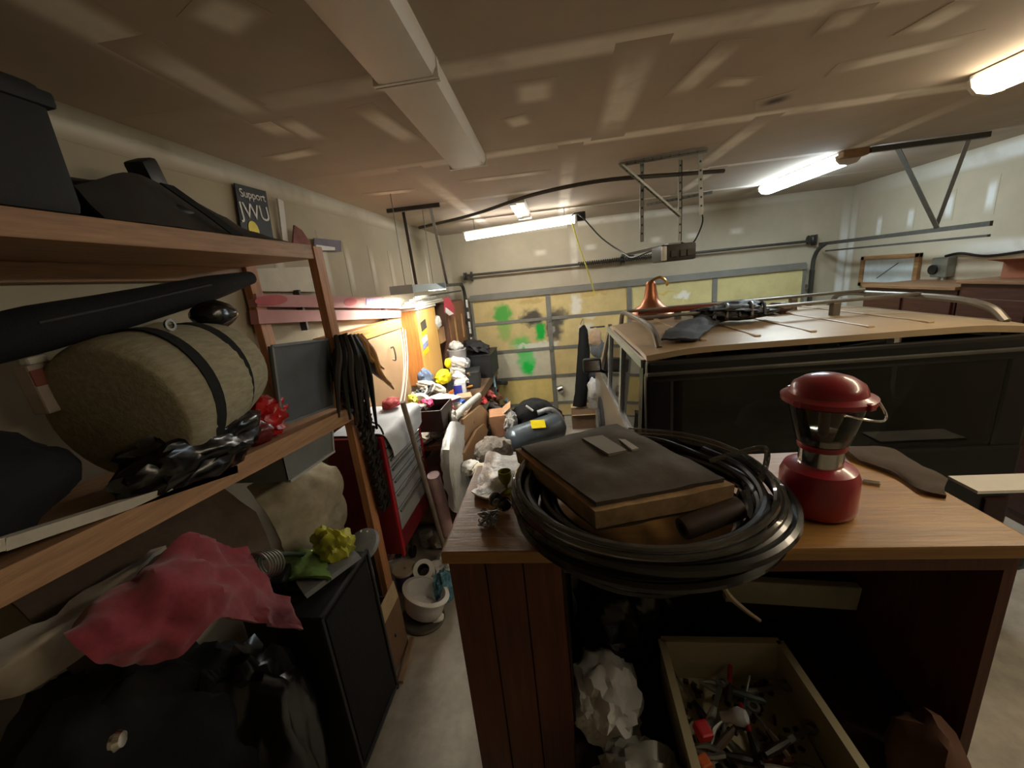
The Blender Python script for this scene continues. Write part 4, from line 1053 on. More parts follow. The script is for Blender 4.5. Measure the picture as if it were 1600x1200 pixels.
ps = tag(G().net([[(-1.6, 1.6, 1.38), (-1.52, 1.8, 1.42), (-1.5, 2.0, 1.38)], [(-1.48, 1.55, 1.25), (-1.38, 1.75, 1.32), (-1.36, 1.97, 1.26)], [(-1.45, 1.55, 1.05), (-1.34, 1.75, 1.08), (-1.35, 1.97, 1.05)], [(-1.5, 1.6, .85), (-1.42, 1.78, .85), (-1.42, 1.97, .85)]], .012, .05, 7).out('canvas_sack', mat('cream_canvas', '#99907a', .9, var=.25, scale=10), None, True), 'cream canvas sack bulging under the shelf behind red cloth', 'sack')
tag(G().net([[(-1.66, .75, 1.60), (-1.6, 1.1, 1.58), (-1.58, 1.45, 1.5)], [(-1.46, .72, 1.40), (-1.42, 1.1, 1.42), (-1.44, 1.45, 1.3)], [(-1.4, .7, 1.15), (-1.36, 1.1, 1.2), (-1.42, 1.45, 1.1)]], .012, .04, 6).out('brown_blanket', mat('brown_blanket', '#4e4034', .95, scale=20), None, True), 'brown blanket folded in shadow under the middle shelf', 'blanket')
cvs = tag(G().net([[(-1.350, 0.594, 1.551), (-1.350, 0.727, 1.531), (-1.350, 0.990, 1.508)], [(-1.270, 0.521, 1.539), (-1.250, 0.609, 1.545), (-1.270, 0.805, 1.521)], [(-1.300, 0.513, 1.457), (-1.270, 0.579, 1.446), (-1.300, 0.715, 1.425)]], .012, .03, 8).out('pale_sheet', mat('pale_canvas', '#a39b8e', .9, var=.2), None, True), 'pale beige sheet showing left of the red cloth', 'sheet')

# the heap on the floor: black bags, red fleece, black case
hp = tag(G().blob((-1.36, .72, .62), (.27, .42, .68), .16, 5, 5, flat=.003).out('black_coat_heap', M_blackcloth, None, True), 'tall heap of black coats on floor under the red fleece', 'coats')
tag(G().blob((-1.22, .95, .55), (.16, .22, .56), .22, 6, 4, flat=.003).out('dark_bin_bag', M_blackshine, None, True), 'shiny black bin bag at front of coat heap beside black case', 'bag')
fl = tag(G().net([
    [(-1.220, 0.633, 1.548), (-1.200, 0.766, 1.577), (-1.200, 0.938, 1.576), (-1.250, 1.083, 1.452), (-1.250, 1.186, 1.310)],
    [(-1.140, 0.592, 1.539), (-1.100, 0.698, 1.550), (-1.080, 0.848, 1.537), (-1.130, 0.999, 1.397), (-1.160, 1.133, 1.237)],
    [(-1.110, 0.607, 1.494), (-1.050, 0.697, 1.482), (-1.030, 0.815, 1.467), (-1.070, 0.974, 1.329), (-1.120, 1.151, 1.085)],
    [(-1.110, 0.663, 1.396), (-1.060, 0.736, 1.385), (-1.030, 0.814, 1.401), (-1.070, 0.975, 1.209), (-1.120, 1.169, 0.972)]], .014, .035, 11, sub=8).out('red_fleece', mat('dusty_red_fleece', '#87343f', .95, var=.2, scale=25, bump=.06, sheen=.3), None, True), 'crumpled dusty red fleece thrown over black coats', 'fleece')
G().lathe([(0, 0), (.018, 0), (.022, .01), (.016, .02), (0, .022)], (-1.085, 0.551, 1.317), 16, (0, PI / 2, .4)).out('button', M_chrome, hp, True, 'shiny silver button')
ck = T('speaker_cabinet', 'tall black vinyl speaker cabinet standing on the floor by aisle', 'speaker', (-1.28, 1.47, 0))
G().b2((-1.47, 1.25, .02), (-1.10, 1.68, .95), .015).out('cabinet_body', mat('black_vinyl', '#17181a', .6, var=.2, scale=40, bump=.06), ck, True)
G().b2((-1.10, 1.275, .06), (-1.088, 1.655, .91), .004).out('grille', mat('grille_cloth', '#0c0d0e', .95, scale=90, bump=.1), ck)
for lo, hi in (((-1.098, 1.245, .0), (-1.083, 1.262, .955)), ((-1.098, 1.668, 0), (-1.083, 1.685, .955)), ((-1.098, 1.245, .94), (-1.083, 1.685, .957)), ((-1.098, 1.245, .02), (-1.083, 1.685, .035))):
    G().b2(lo, hi, .003).out('edge_strip', M_char, ck)
G().b2((-1.36, 1.38, .95), (-1.2, 1.55, .975), .008).out('handle', M_black, ck)
bb = T('cardboard_box', 'open brown cardboard box on floor just past the black speaker', 'box', (-1.28, 1.95, 0))
bz = .37
M_bd = mat('box_dark_card', '#6f5642', .85, var=.15)
for lo, hi in (((-1.5, 1.735, 0), (-1.14, 1.745, bz)), ((-1.5, 1.97, 0), (-1.14, 1.98, bz)), ((-1.15, 1.745, 0), (-1.14, 1.98, bz)), ((-1.5, 1.745, 0), (-1.49, 1.98, bz)), ((-1.5, 1.745, 0), (-1.15, 1.97, .008))):
    G().b2(lo, hi).out('side_wall', M_bd, bb)
G().prism([(-1.145, 1.74, bz), (-1.145, 1.98, bz), (-1.15, 1.97, bz + .13), (-1.15, 1.78, bz + .12)], (.004, 0, 0)).out('flap', mat('flap_card', '#b09a7c', .85), bb)
G().prism([(-1.16, 1.735, bz), (-1.45, 1.735, bz), (-1.42, 1.74, bz + .12), (-1.18, 1.74, bz + .12)], (0, -.004, 0)).out('flap', mat('flap_card', '#b09a7c', .85), bb)
yb = tag(G().blob((-1.20, 1.58, 1.06), (.085, .06, .11), .45, 4.5, 4, rot=(.3, .2, .4), flat=.952).out('chip_bag', mat('yellow_green_foil', '#b5b53a', .3, var=.3, scale=7, bump=.1), None, True), 'crumpled yellow green foil bag on far end of black speaker top', 'bag')
tag(G().blob((-1.3, 1.88, .2), (.14, .09, .2), .3, 8, 3, flat=.02).out('dark_cloth', M_blackcloth, None, True), 'dark cloth filling the open cardboard box', 'cloth')
lid = T('food_container_lid', 'clear plastic container lid lying above the green foil bag', 'lid', (-1.220, 1.855, 0.858))
lq = Vector((-1.220, 1.840, 0.861))
G().lathe([(0, .01), (.08, .01), (.095, .004), (.105, -.012), (.108, -.012), (.1, .008), (.083, .016), (0, .016)], lq, 26, (.5, -.2, 0)).out('lid_body', mat('cloudy_plastic', '#8b9095', .2, var=.2, bump=.05), lid, True)
for k in range(10):
    aa = 2 * PI * k / 10
    G().box(lq + Vector((.07 * math.cos(aa), .06 * math.sin(aa), .02 + .035 * math.sin(aa))), (.02, .008, .004), (.5, 0, aa)).out('lid_rib', M_white, lid)
gpk = tag(G().net([[(-1.581, 1.616, 1.000), (-1.411, 1.594, 1.030), (-1.274, 1.590, 1.000)], [(-1.451, 1.505, 1.000), (-1.305, 1.489, 1.030), (-1.196, 1.502, 1.000)], [(-1.348, 1.418, 1.000), (-1.205, 1.407, 1.020), (-1.126, 1.417, 1.000)]], .015, .02, 12).out('green_packet', mat('green_foil', '#6f8f4f', .3, var=.5, scale=8, bump=.1), None, True), 'green and orange shiny packet on heap behind speaker top', 'packet')
tag(G().tube([(-1.300, 1.246, 1.256), (-1.350, 1.497, 1.075), (-1.320, 1.815, 0.795)], .012, 7).out('green_rod', mat('dark_green_rod', '#26352c', .5), None, True), 'thin dark green rod lying behind the green packet', 'rod')
sp_ = T('wire_spool', 'stack of shiny wire rings beside the red fleece', 'wire', (-1.220, 1.181, 1.255))
for k in range(6):
    c = Vector((-1.200, 1.145, 1.300)) + Vector((0, .014 * k, -.008 * k))
    G().tube([c + Vector((.05 * math.cos(2 * PI * j / 12), .012 * math.sin(2 * PI * j / 12), .05 * math.sin(2 * PI * j / 12))) for j in range(12)], .004, 5, closed=True).out('wire_ring', M_steel, sp_, True)
tag(G().box((-1.381, 1.418, 1.000), (.07, .11, .09), (.2, .1, .3), bev=.012).out('black_speaker_box', M_black), 'small black box wedged between red fleece and speaker', 'box')
tag(G().prism([(-1.299, 1.412, 0.980), (-1.125, 1.632, 0.980), (-1.065, 1.583, 0.980), (-1.192, 1.324, 0.980)], (-.01, 0, .02)).out('grey_lath', mat('grey_plastic_slat', '#77797c', .4), None), 'grey plastic slat lying diagonally behind the black speaker', 'slat')

# aisle floor: pot, rolls, blue pack
pot = T('cooking_pot', 'big oval white enamel pot tilted on the concrete floor', 'pot', (-1.06, 2.17, 0))
pq = Vector((-1.10, 2.19, .008))
PR = (R(-14), R(8), R(-30))
G().lathe([(0, 0), (.12, 0), (.145, .02), (.155, .08), (.16, .15), (.175, .155), (.175, .162), (.15, .165), (.145, .15), (.14, .09), (.13, .03), (0, .02)], pq + Vector((0, 0, .035)), 36, PR, sx=1.0, sy=.82).out('pot_body', mat('white_enamel', '#cfcfcf', .25, var=.08, bump=0), pot, True)
G().lathe([(.150, .145), (.18, .15), (.182, .16), (.15, .168)], pq + Vector((0, 0, .035)), 36, PR, sx=1.0, sy=.82).out('rim', M_white, pot, True)
G().lathe([(0, 0), (.165, 0), (.17, .01), (.16, .02), (0, .02)], pq + Vector((0.0, -.02, -.004)), 30, (0, 0, -.5), sy=.85).out('painted_shadow', mat('pot_shadow_ring', '#55504a', .6), pot, True)  # dark disc painted as the shadow under the pot
tb = T('spice_tub', 'round tub with purple label and cream lid behind white pot', 'tub', (-1.33, 2.5, 0))
G().lathe([(0, 0), (.075, 0), (.078, .01), (.078, .15), (0, .15)], (-1.33, 2.47, .002), 24).out('tub_body', mat('purple_label', '#5a3f78', .5, var=.4, scale=4), tb, True)
G().lathe([(.014, .15), (.09, .15), (.092, .16), (.088, .17), (.014, .17), (.014, .15)], (-1.33, 2.47, .002), 24).out('lid', mat('cream_lid', '#b8ab92', .6), tb, True)
tr_ = T('tape_roll', 'white tape roll lying behind pot right of cream lid', 'tape', (-1.2, 2.5, 0))
G().lathe([(.042, 0), (.08, 0), (.08, .11), (.042, .11), (.042, 0)], (-1.19, 2.52, .08), 26, (R(35), R(15), 0)).out('roll', M_paper, tr_, True)
G().lathe([(.04, -.003), (.045, -.003), (.045, .113), (.04, .113), (.04, -.003)], (-1.19, 2.52, .08), 26, (R(35), R(15), 0)).out('core', M_char, tr_, True)
tag(G().blob((-.98, 2.36, .1), (.075, .09, .12), .3, 9, 4, flat=.003).out('blue_wrap', mat('blue_plastic_wrap', '#5f92a8', .25, var=.5, scale=8, bump=.15), None, True), 'blue and white plastic wrapped pack right of white pot', 'pack')
tag(G().blob((-1.03, 2.62, .07), (.12, .1, .08), .35, 9, 4, flat=.003).out('white_wrapper', M_bag, None, True), 'white crumpled wrapper behind the tape roll', 'wrapper')
tag(G().blob((-.99, 2.15, .03), (.05, .04, .03), .3, 9, 3, flat=.002).out('white_scrap', M_paper, None, True), 'small white scrap on the floor at right foot of pot', 'scrap')
tag(G().bar((-1.08, 1.70, .012), (-1.12, 2.0, .012), .03, .022).out('wood_lath', wood('lath', '#8f765c', 'y'), None), 'thin wooden lath on floor along cardboard box edge', 'lath')

# ------------------------------------------------------------------ straps and chain on the post
hs = T('strap_bundle', 'bundle of dark leather straps with tan tips hanging on shelf post', 'straps', (-1.200, 2.038, 1.624))
rnd = random.Random(21)
for k in range(16):
    x = -1.225 + .02 * (k % 4); top = Vector((-1.200, 2.049, 2.055)).lerp(Vector((-1.200, 2.213, 2.031)), k / 16); top.x = x
    if k < 9:
        mid = Vector((-1.200, 1.937, 1.841)).lerp(Vector((-1.200, 2.241, 1.763)), k / 9); end = Vector((-1.200, 1.898, 1.628)).lerp(Vector((-1.200, 2.224, 1.404)), (k + .3 * (k % 3)) / 9.6)
        m = M_hose if k % 2 else mat('dark_leather', '#2a211c', .5)
    else:
        j = k - 9
        mid = Vector((-1.200, 2.160, 1.959)).lerp(Vector((-1.200, 2.338, 1.739)), j / 7); end = Vector((-1.200, 2.345, 1.864)).lerp(Vector((-1.200, 2.495, 1.616)), j / 6)
        m = mat('tan_leather', '#a9783f', .6, var=.5) if k % 2 else mat('dark_leather', '#2a211c', .5)
    mid.x = x + .02; end.x = x + rnd.uniform(0, .03)
    G().tube([top, top.lerp(mid, .5) + Vector((.015, 0, .01)), mid, end], [.014, .022, .019, .007], 7).out('strap', m, hs, True)
G().blob((-1.220, 2.063, 1.810), (.06, .10, .2), .35, 8, 4).out('leather_wad', M_blackshine, hs, True)
G().cyl((-1.245, 2.07, 2.045), (-1.17, 2.07, 2.06), .005, 8).out('nail', M_steeld, hs)
ch = T('bicycle_chain', 'black greasy chain hanging down the shelf post to red chest', 'chain', (-1.200, 2.040, 1.038))
p0 = Vector((-1.205, 2.094, 1.605)); p1 = Vector((-1.205, 2.145, 0.928))
M_ch = mat('greasy_black', '#2a2521', .4, metal=.4, var=.5)
for k in range(26):
    for dx in (0, 1):
        c = p0.lerp(p1, k / 25) + Vector((.01 * dx, .05 * dx - .01, .006 * dx))
        G().box(c, (.03, .075, .022), (R(25 + 20 * (k % 2)), 0, .3 * (k % 3 - 1)), bev=.004).out('link', M_ch, ch, label=None)
G().tube([(-1.200, 2.102, 1.760), (-1.180, 2.064, 1.574), (-1.160, 2.198, 1.460), (-1.160, 2.264, 1.323), (-1.150, 2.380, 1.224)], .006, 6).out('black_cord', M_black, ch, True)
gv = tag(G().blob((-1.200, 2.188, 1.696), (.03, .05, .06), .3, 9, 3).out('white_tag_bundle', mat('grey_white_cloth', '#8f9499', .6), None, True), 'small grey white rag tied among the hanging straps', 'rag')

# ------------------------------------------------------------------ red tool chest
tc_ = T('tool_chest', 'red steel tool chest with grey drawers behind shelf post', 'tool chest', (-1.43, 2.5, 0))
X0, X1, Y0, Y1, ZT = -1.55, -1.17, 2.19, 2.85, 1.38
G().b2((X0, Y0, .52), (X1, Y1, ZT), .008).out('chest_body', M_redd, tc_)
G().b2((X1 - .005, Y0, .5), (X1 + .012, Y0 + .035, ZT), .003).out('front_corner', M_red, tc_)
G().b2((X1 - .005, Y1 - .035, .5), (X1 + .012, Y1, ZT), .003).out('front_corner', M_red, tc_)
zz = ZT - .03
M_drw = mat('grey_drawer', '#a4a8ac', .4, metal=.3, var=.1)
for k, hgt in enumerate((.07, .07, .07, .09, .1, .12, .16)):
    d = G().b2((X1, Y0 + .045, zz - hgt + .012), (X1 + .012, Y1 - .045, zz), .003).out('drawer', M_drw, tc_)
    G().b2((X1 + .012, Y0 + .06, zz - .022), (X1 + .026, Y1 - .06, zz - .006), .003).out('drawer_pull', M_steel, d)
    zz -= hgt
for y in (Y0 + .02, Y1 - .055):
    for x in (X0, X0 + .13):
        G().b2((x, y, .1), (x + .03, y + .035, .53)).out('leg', M_steeld, tc_)
for x in (X0 + .015, X0 + .145):
    for y in (Y0 + .037, Y1 - .037):
        G().lathe([(0, -.02), (.05, -.02), (.055, 0), (.05, .02), (0, .02)], (x, y, .056), 16, (0, PI / 2, 0)).out('caster', M_black, tc_, True)
ws = tag(G().net([[(-1.53, 2.24, ZT + .008), (-1.53, 2.5, ZT + .012), (-1.53, 2.84, ZT + .008)], [(-1.3, 2.22, ZT + .01), (-1.3, 2.5, ZT + .02), (-1.3, 2.85, ZT + .01)], [(-1.16, 2.22, ZT + .008), (-1.155, 2.5, ZT + .008), (-1.155, 2.86, ZT + .008)], [(-1.13, 2.24, ZT - .08), (-1.12, 2.52, ZT - .07), (-1.13, 2.84, ZT - .05)], [(-1.13, 2.27, ZT - .17), (-1.115, 2.52, ZT - .16), (-1.125, 2.82, ZT - .13)]], .004, .008, 8).out('white_cover', mat('white_cover_cloth', '#c3c9d2', .6, var=.06), None, True), 'white plastic sheet draped over top of red tool chest', 'cover')
tag(G().blob((-1.32, 2.75, ZT + .06), (.06, .1, .04), .3, 9, 3, flat=ZT + .025).out('red_rag', mat('red_rag', '#b03a3c', .8), None, True), 'small red rag on the white covered tool chest', 'rag')
pole_a, pole_b = Vector((-1.075, 2.415, 1.541)), Vector((-1.075, 2.682, 0.316))
tag(G().bar((-1.596, 2.738, 0.050), (-1.200, 2.340, 0.595), .05, .05).out('red_jack_handle', M_red), 'short red steel bar slanting at foot of tool chest', 'bar')
tag(G().tube([pole_a + (pole_b - pole_a) * ((.01 - pole_a.z) / (pole_b.z - pole_a.z)), pole_a], .019, 10, smooth=False).out('wooden_pole', wood('grey_pole', '#8c7f73', 'z', .6), None, True), 'long grey wooden pole leaning from floor to bench corner', 'pole')
rl_ = tag(G().tube([(-1.050, 2.779, 0.263), (-1.050, 2.749, 0.539), (-1.050, 2.680, 0.854)], [.055, .055, .05], 16, smooth=False).out('pink_foam_roll', mat('pale_pink_foam', '#c4a3a4', .7), None, True), 'pale pink roll standing beside the leaning wooden pole', 'roll')
#@@NEXT
# ------------------------------------------------------------------ wall over the workbench
b0 = T('pink_board', 'upper of two long pink boards on the left wall, with blue label', 'board', (-1.66, 3.2, 2.2), 'pink boards on the left wall')
G().prism([(-1.640, 2.051, 2.323), (-1.640, 4.112, 2.190), (-1.640, 4.065, 2.086), (-1.640, 2.036, 2.254)], (-.05, 0, 0)).out('board_body', mat('pink_board', '#b98484', .7, var=.15, scale=3), b0)
G().prism([(-1.637, 3.315, 2.232), (-1.637, 3.703, 2.205), (-1.637, 3.675, 2.140), (-1.637, 3.291, 2.173)], (.002, 0, 0)).out('blue_label', mat('blue_print', '#7e7fae', .6, var=.4, scale=40), b0, False, 'white and blue printed label')
for a, b in (((-1.637, 2.159, 2.281), .16), ((-1.637, 3.043, 2.216), .12), ((-1.637, 3.881, 2.151), .08)):
    G().lathe([(0, 0), (.03, 0), (.03, .001), (0, .001)], a, 18, (0, PI / 2, 0), sy=b / .035).out('red_mark', mat('red_print', '#b85359', .7), b0, False, 'red printed oval')
b1 = T('pink_board', 'lower of two long pink boards on the left wall, plain', 'board', (-1.66, 3.2, 2.1), 'pink boards on the left wall')
G().prism([(-1.640, 2.030, 2.237), (-1.640, 4.056, 2.067), (-1.640, 4.024, 1.996), (-1.640, 2.017, 2.161)], (-.05, 0, 0)).out('board_body', mat('pink_board', '#b98484'), b1)
for p in ((-1.660, 2.439, 2.222), (-1.660, 3.685, 2.111)):
    G().box((-1.665, p[1], p[2] - .02), (.045, .02, .26)).out('wall_bracket', M_steeld, b1)
tag(G().prism([(-1.680, 2.111, 2.460), (-1.680, 2.792, 2.491), (-1.680, 2.723, 2.312), (-1.680, 2.082, 2.339)], (-.02, 0, 0)).out('drywall_sheet', mat('white_panel', '#cfcbbb', .8, var=.08), None), 'off white panel on wall above the pink boards by shelf post', 'panel')

wc = T('oak_cabinet', 'tan wall cabinet with plain door and pull handle above bench start', 'cabinet', (-1.62, 3.1, 1.2))
W = [Vector(p) for p in ((-1.560, 2.561, 1.993), (-1.560, 3.800, 1.909), (-1.560, 3.428, 1.089), (-1.560, 2.480, 1.250))]
y0c, y1c = W[0].y, W[1].y
zt, zb = 2.0, 1.12
G().b2((-1.71, y0c, zb), (-1.585, y1c, zt), .004).out('carcass', wood('cab_oak', '#a8743f', 'z', .5), wc)
G().b2((-1.583, y0c + .02, zb + .02), (-1.562, y1c - .02, zt - .1), .004).out('door', mat('tan_door', '#a38262', .6, var=.1, scale=3), wc)
G().b2((-1.583, y0c, zt - .09), (-1.555, y1c, zt + .0), .004).out('top_rail', wood('cab_yellow_pine', '#c99a55', 'y', .5), wc)
hp_ = Vector((-1.550, 3.435, 1.716))
G().tube([hp_ + Vector((0, 0, .05)), hp_ + Vector((.03, 0, .05)), hp_ + Vector((.03, 0, -.06)), hp_ + Vector((0, 0, -.06))], .008, 7).out('pull_handle', M_steel, wc, True)
for k in range(3):
    tag(G().tube([(-1.500, 3.669, 1.920), (-1.500, 3.619, 1.626), (-1.500, 3.429, 1.356), (-1.500, 3.233, 1.200)] if k == 0 else ([(-1.480, 3.554, 1.884), (-1.480, 3.499, 1.587), (-1.480, 3.317, 1.326), (-1.480, 3.133, 1.217)] if k == 1 else [(-1.490, 3.700, 1.897), (-1.490, 3.642, 1.621), (-1.490, 3.505, 1.397), (-1.490, 3.331, 1.197)]), .005, 6).out('hanging_string', M_white, None, True),
        ('middle', 'leftmost', 'rightmost')[k] + ' of three thin white cords hanging before the sticker cabinet', 'cord', 'white cords by the wall cabinet')
tcab = T('sticker_cabinet', 'light pine cabinet with stickers on its front under the shop light', 'cabinet', (-1.6, 4.7, 1.25))
ya, yb_, zc0, zc1 = 4.12, 4.78, 1.22, 2.05
G().b2((-1.71, ya, zc0), (-1.52, yb_, zc1), .004).out('carcass', wood('pine_side', '#b06f34', 'z', .5), tcab)
G().b2((-1.52, ya + .01, zc0 + .01), (-1.50, yb_ - .01, zc1 - .01), .004).out('door', wood('pine_front', '#d0a259', 'z', .5, var=.15), tcab)
G().b2((-1.71, ya - .02, zc1), (-1.49, yb_ + .02, zc1 + .03), .004).out('top_board', M_whitem, tcab)
for p, s, c, l in (((-1.498, 4.274, 1.873), (.18, .1), '#3d3a35', 'dark round sticker'), ((-1.498, 4.259, 1.796), (.16, .04), '#e3cf2a', 'yellow sticker'), ((-1.498, 4.244, 1.718), (.18, .06), '#e6e6e0', 'white sticker'), ((-1.498, 4.235, 1.654), (.18, .05), '#8187b0', 'pale blue sticker'), ((-1.498, 4.223, 1.583), (.2, .05), '#e0c61c', 'yellow strip sticker')):
    G().box((p[0], p[1], p[2]), (.003, s[0], s[1]), (R(8), 0, 0)).out('sticker', mat('stk' + c, c, .5, var=.3, scale=30), tcab, False, l)
for k, (dz, col) in enumerate(((0, '#d8d2c0'), (.022, '#eceae2'), (.044, '#b9b6b0'), (.064, '#e2ddc9'))):
    tag(G().box((-1.58, 4.6 + .05 * (k % 2), zc1 + .042 + dz), (.2 - .02 * k, 1.15 - .15 * k, .018), (0, 0, .02 * k), bev=.003).out('flat_board', mat('flat' + col, col, .7)),
        'flat pale board on sticker cabinet top, number %s of the stack counted from below' % ('one', 'two', 'three', 'four')[k], 'board', 'pale boards stacked on the cabinet')
bcab = T('brown_cabinet', 'dark brown cabinet in the far left corner beside garage door', 'cabinet', (-1.55, 5.6, 1.2))
G().b2((-1.71, 5.16, 1.2), (-1.47, 6.1, 2.06), .004).out('carcass', wood('brown_cab', '#5e4030', 'z', .5), bcab)
for j in (0, 1):
    d = G().b2((-1.47, 5.17 + .465 * j, 1.22), (-1.45, 5.62 + .465 * j, 2.04), .004).out('door', wood('brown_cab_door', '#7b5238', 'z', .5), bcab)
    G().bar((-1.44, 5.42 + .42 * j, 1.5), (-1.44, 5.42 + .42 * j, 1.85), .02, .02).out('wooden_trim', wood('pale_trim', '#b9925f', 'z'), d)
tg = T('hanging_tag', 'red and white paper tag hanging above the brown cabinet', 'tag', (-1.420, 5.217, 1.994))
G().prism([(-1.400, 4.901, 2.126), (-1.400, 5.150, 2.130), (-1.400, 5.341, 1.983), (-1.400, 5.286, 1.883), (-1.400, 5.022, 1.891), (-1.400, 4.841, 1.956)], (-.006, 0, 0)).out('tag_card', mat('tag_red', '#b8384a', .6, var=.1), tg)
G().prism([(-1.398, 4.895, 2.016), (-1.398, 5.254, 1.903), (-1.398, 5.019, 1.900), (-1.398, 4.863, 1.954)], (.002, 0, 0)).out('white_corner', M_paper, tg)
for k, (pa, pb) in enumerate((((-1.360, 6.302, 1.979), 3), ((-1.360, 6.346, 1.801), 2), ((-1.360, 6.304, 1.650), 2), ((-1.360, 6.348, 1.551), 1), ((-1.360, 6.368, 1.410), 1))):
    G().box((-1.40, 6.122, pa[2] * 1.0), (.03, .006, .06 + .02 * pb)).out('white_sticker', M_paper, tl)
tag(G().blob((-1.500, 4.789, 1.851), (.05, .07, .08), .3, 8, 3).out('silver_shoe', mat('silver_cloth', '#b9b8b2', .4), None, True), 'silvery shoe hanging between the pine and brown cabinets', 'shoe')
tag(G().box((-1.600, 4.996, 1.661), (.16, .26, .2), bev=.005).out('small_carton', mat('pale_brown_card', '#b18a5f', .8)), 'small pale brown carton hung below the silvery shoe', 'carton')

# ------------------------------------------------------------------ workbench
BY0, BY1, BXF, BZ = 3.02, 6.1, -1.02, .95
wbn = T('workbench', 'long wooden workbench along the left wall covered with clutter', 'workbench', (-1.4, 4.5, 0))
M_bench = wood('bench_top', '#6f5641', 'y', .6)
for k in range(4):
    x0 = -1.70 + k * .17
    G().b2((x0, BY0, BZ - .045), (x0 + .167, BY1, BZ), .003).out('top_plank', M_bench, wbn)
for y in (BY0 + .06, 4.5, BY1 - .08):
    for x in (-1.66, BXF - .06):
        G().b2((x - .04, y - .045, 0), (x + .04, y + .045, BZ - .045), .003).out('leg', wood('bench_leg', '#5a3d2b', 'z'), wbn)
G().b2((-1.68, BY0 + .02, .62), (BXF - .02, BY1, .65), .003).out('shelf_board', wood('bench_shelf', '#8c7c6b', 'y'), wbn)
G().b2((-1.68, BY0 + .02, .18), (BXF - .02, BY1, .21), .003).out('lower_board', M_bench, wbn)
G().b2((BXF - .03, BY0, BZ - .12), (BXF - .005, BY1, BZ - .045), .003).out('front_apron', M_bench, wbn)
G().b2((-1.4, 3.3, .65), (-1.38, 6.0, .9)).out('back_board', M_hutchin, wbn)

def box_item(nm, c, s, col, lab, cat='box', rot=(0, 0, 0), lidcol=None, bev=.006):
    t = T(nm, lab, cat, (c[0], c[1], c[2]))
    G().box((c[0], c[1], c[2] + s[2] / 2), s, rot, bev=bev).out('box_body', mat('bx' + col, col, .6, var=.12), t)
    G().box((c[0], c[1], c[2] + s[2] + .008), (s[0] * 1.03, s[1] * 1.03, .018), rot, bev=.004).out('lid', mat('bx' + (lidcol or col), lidcol or col, .6), t)
    return t
def can(nm, c, r, h, col, lab, lidcol='#9a9a96', cat='can', lean=(0, 0, 0)):
    t = T(nm, lab, cat, c)
    G().lathe([(0, 0), (r * .95, 0), (r, .006), (r, h * .92), (r * .94, h * .95), (0, h * .95)], c, 18, lean).out('can_body', mat('cn' + col, col, .45, var=.15), t, True)
    G().lathe([(r * .8, h * .95), (r * .9, h * .96), (r * .86, h), (0, h)], c, 18, lean).out('lid', mat('cn' + lidcol, lidcol, .35), t, True)
    return t
def lump(nm, c, rad, col, lab, cat, nz=.35, rough=.7, seed=0, flat=None):
    return tag(G().blob(c, rad, nz, 8, 3, rot=(.1 * seed, .2 * seed, .5 * seed), flat=None).out(nm, mat('lp' + col, col, rough, var=.25, scale=14, bump=.1), None, True), lab, cat)
def bottle(nm, c, r, h, col, lab, capcol='#c9302a', cat='bottle'):
    t = T(nm, lab, cat, c)
    G().lathe([(0, 0), (r, 0), (r, h * .6), (r * .9, h * .68), (r * .35, h * .8), (r * .35, h * .88), (0, h * .88)], c, 16).out('bottle_body', mat('bt' + col, col, .3, var=.1), t, True)
    G().lathe([(0, h * .88), (r * .42, h * .88), (r * .42, h), (0, h)], c, 12).out('cap', mat('bt' + capcol, capcol, .4), t, True)
    return t
# far end heap: boxes that carry the rest
box_item('tool_case', (-1.205, 5.66, BZ), (.45, .6, .32), '#1d1e20', 'black plastic tool case at far end of the workbench', 'tool case')
box_item('tool_case', (-1.3, 4.98, BZ), (.42, .36, .2), '#2a2c2e', 'dark grey tool case in the middle of workbench clutter', 'tool case', (0, 0, .15))
lump('black_bundle', (-1.22, 5.62, BZ + .42), (.17, .26, .08), '#26272a', 'dark grey power tool bundle on the far tool case', 'bundle', seed=1)
bucket = T('white_bucket', 'white plastic bucket with blue patch and rags in it by pine cabinet', 'bucket', (-1.380, 4.209, 1.496))
c = Vector((-1.380, 4.182, 1.443)); c.z = BZ + .22
bq = Vector((-1.40, 5.15, BZ + .232))
G().lathe([(0, 0), (.1, 0), (.125, .24), (.13, .245), (.13, .255), (.118, .255), (.095, .02), (0, .02)], bq, 22).out('bucket_body', mat('bucket_white', '#cfc9cc', .4), bucket, True)
G().tube([bq + Vector((.125, 0, .235)), bq + Vector((.11, .05, .13)), bq + Vector((0, .13, .1)), bq + Vector((-.11, .05, .13)), bq + Vector((-.125, 0, .235))], .004, 6).out('bail', M_steel, bucket, True)
lump('white_rag', bq + Vector((.0, .0, .29)), (.09, .09, .07), '#d7d7d4', 'white rag heaped in the white bucket', 'rag', seed=2)
lump('yellow_gloves', (-1.320, 4.152, 1.290), (.08, .13, .08), '#f0dc10', 'bright yellow crumpled gloves on the workbench clutter', 'gloves', .25)
lump('yellow_tape_measure', (-1.330, 4.430, 1.385), (.04, .055, .06), '#ecd914', 'small yellow tape measure above the yellow gloves', 'tape measure', .12)
lump('white_gloves', (-1.300, 4.812, 1.316), (.07, .12, .06), '#d6d6d6', 'pair of white work gloves on far tool case', 'gloves', .4, seed=3)
lump('grey_drill', (-1.280, 5.128, 1.237), (.05, .08, .07), '#8b8d92', 'grey power drill beside the white gloves', 'drill', .3, seed=1)
reel = T('cord_reel', 'round pale cord reel at far end of workbench clutter', 'reel', (-1.220, 5.911, 1.073))
c = Vector((-1.220, 5.905, 1.064))
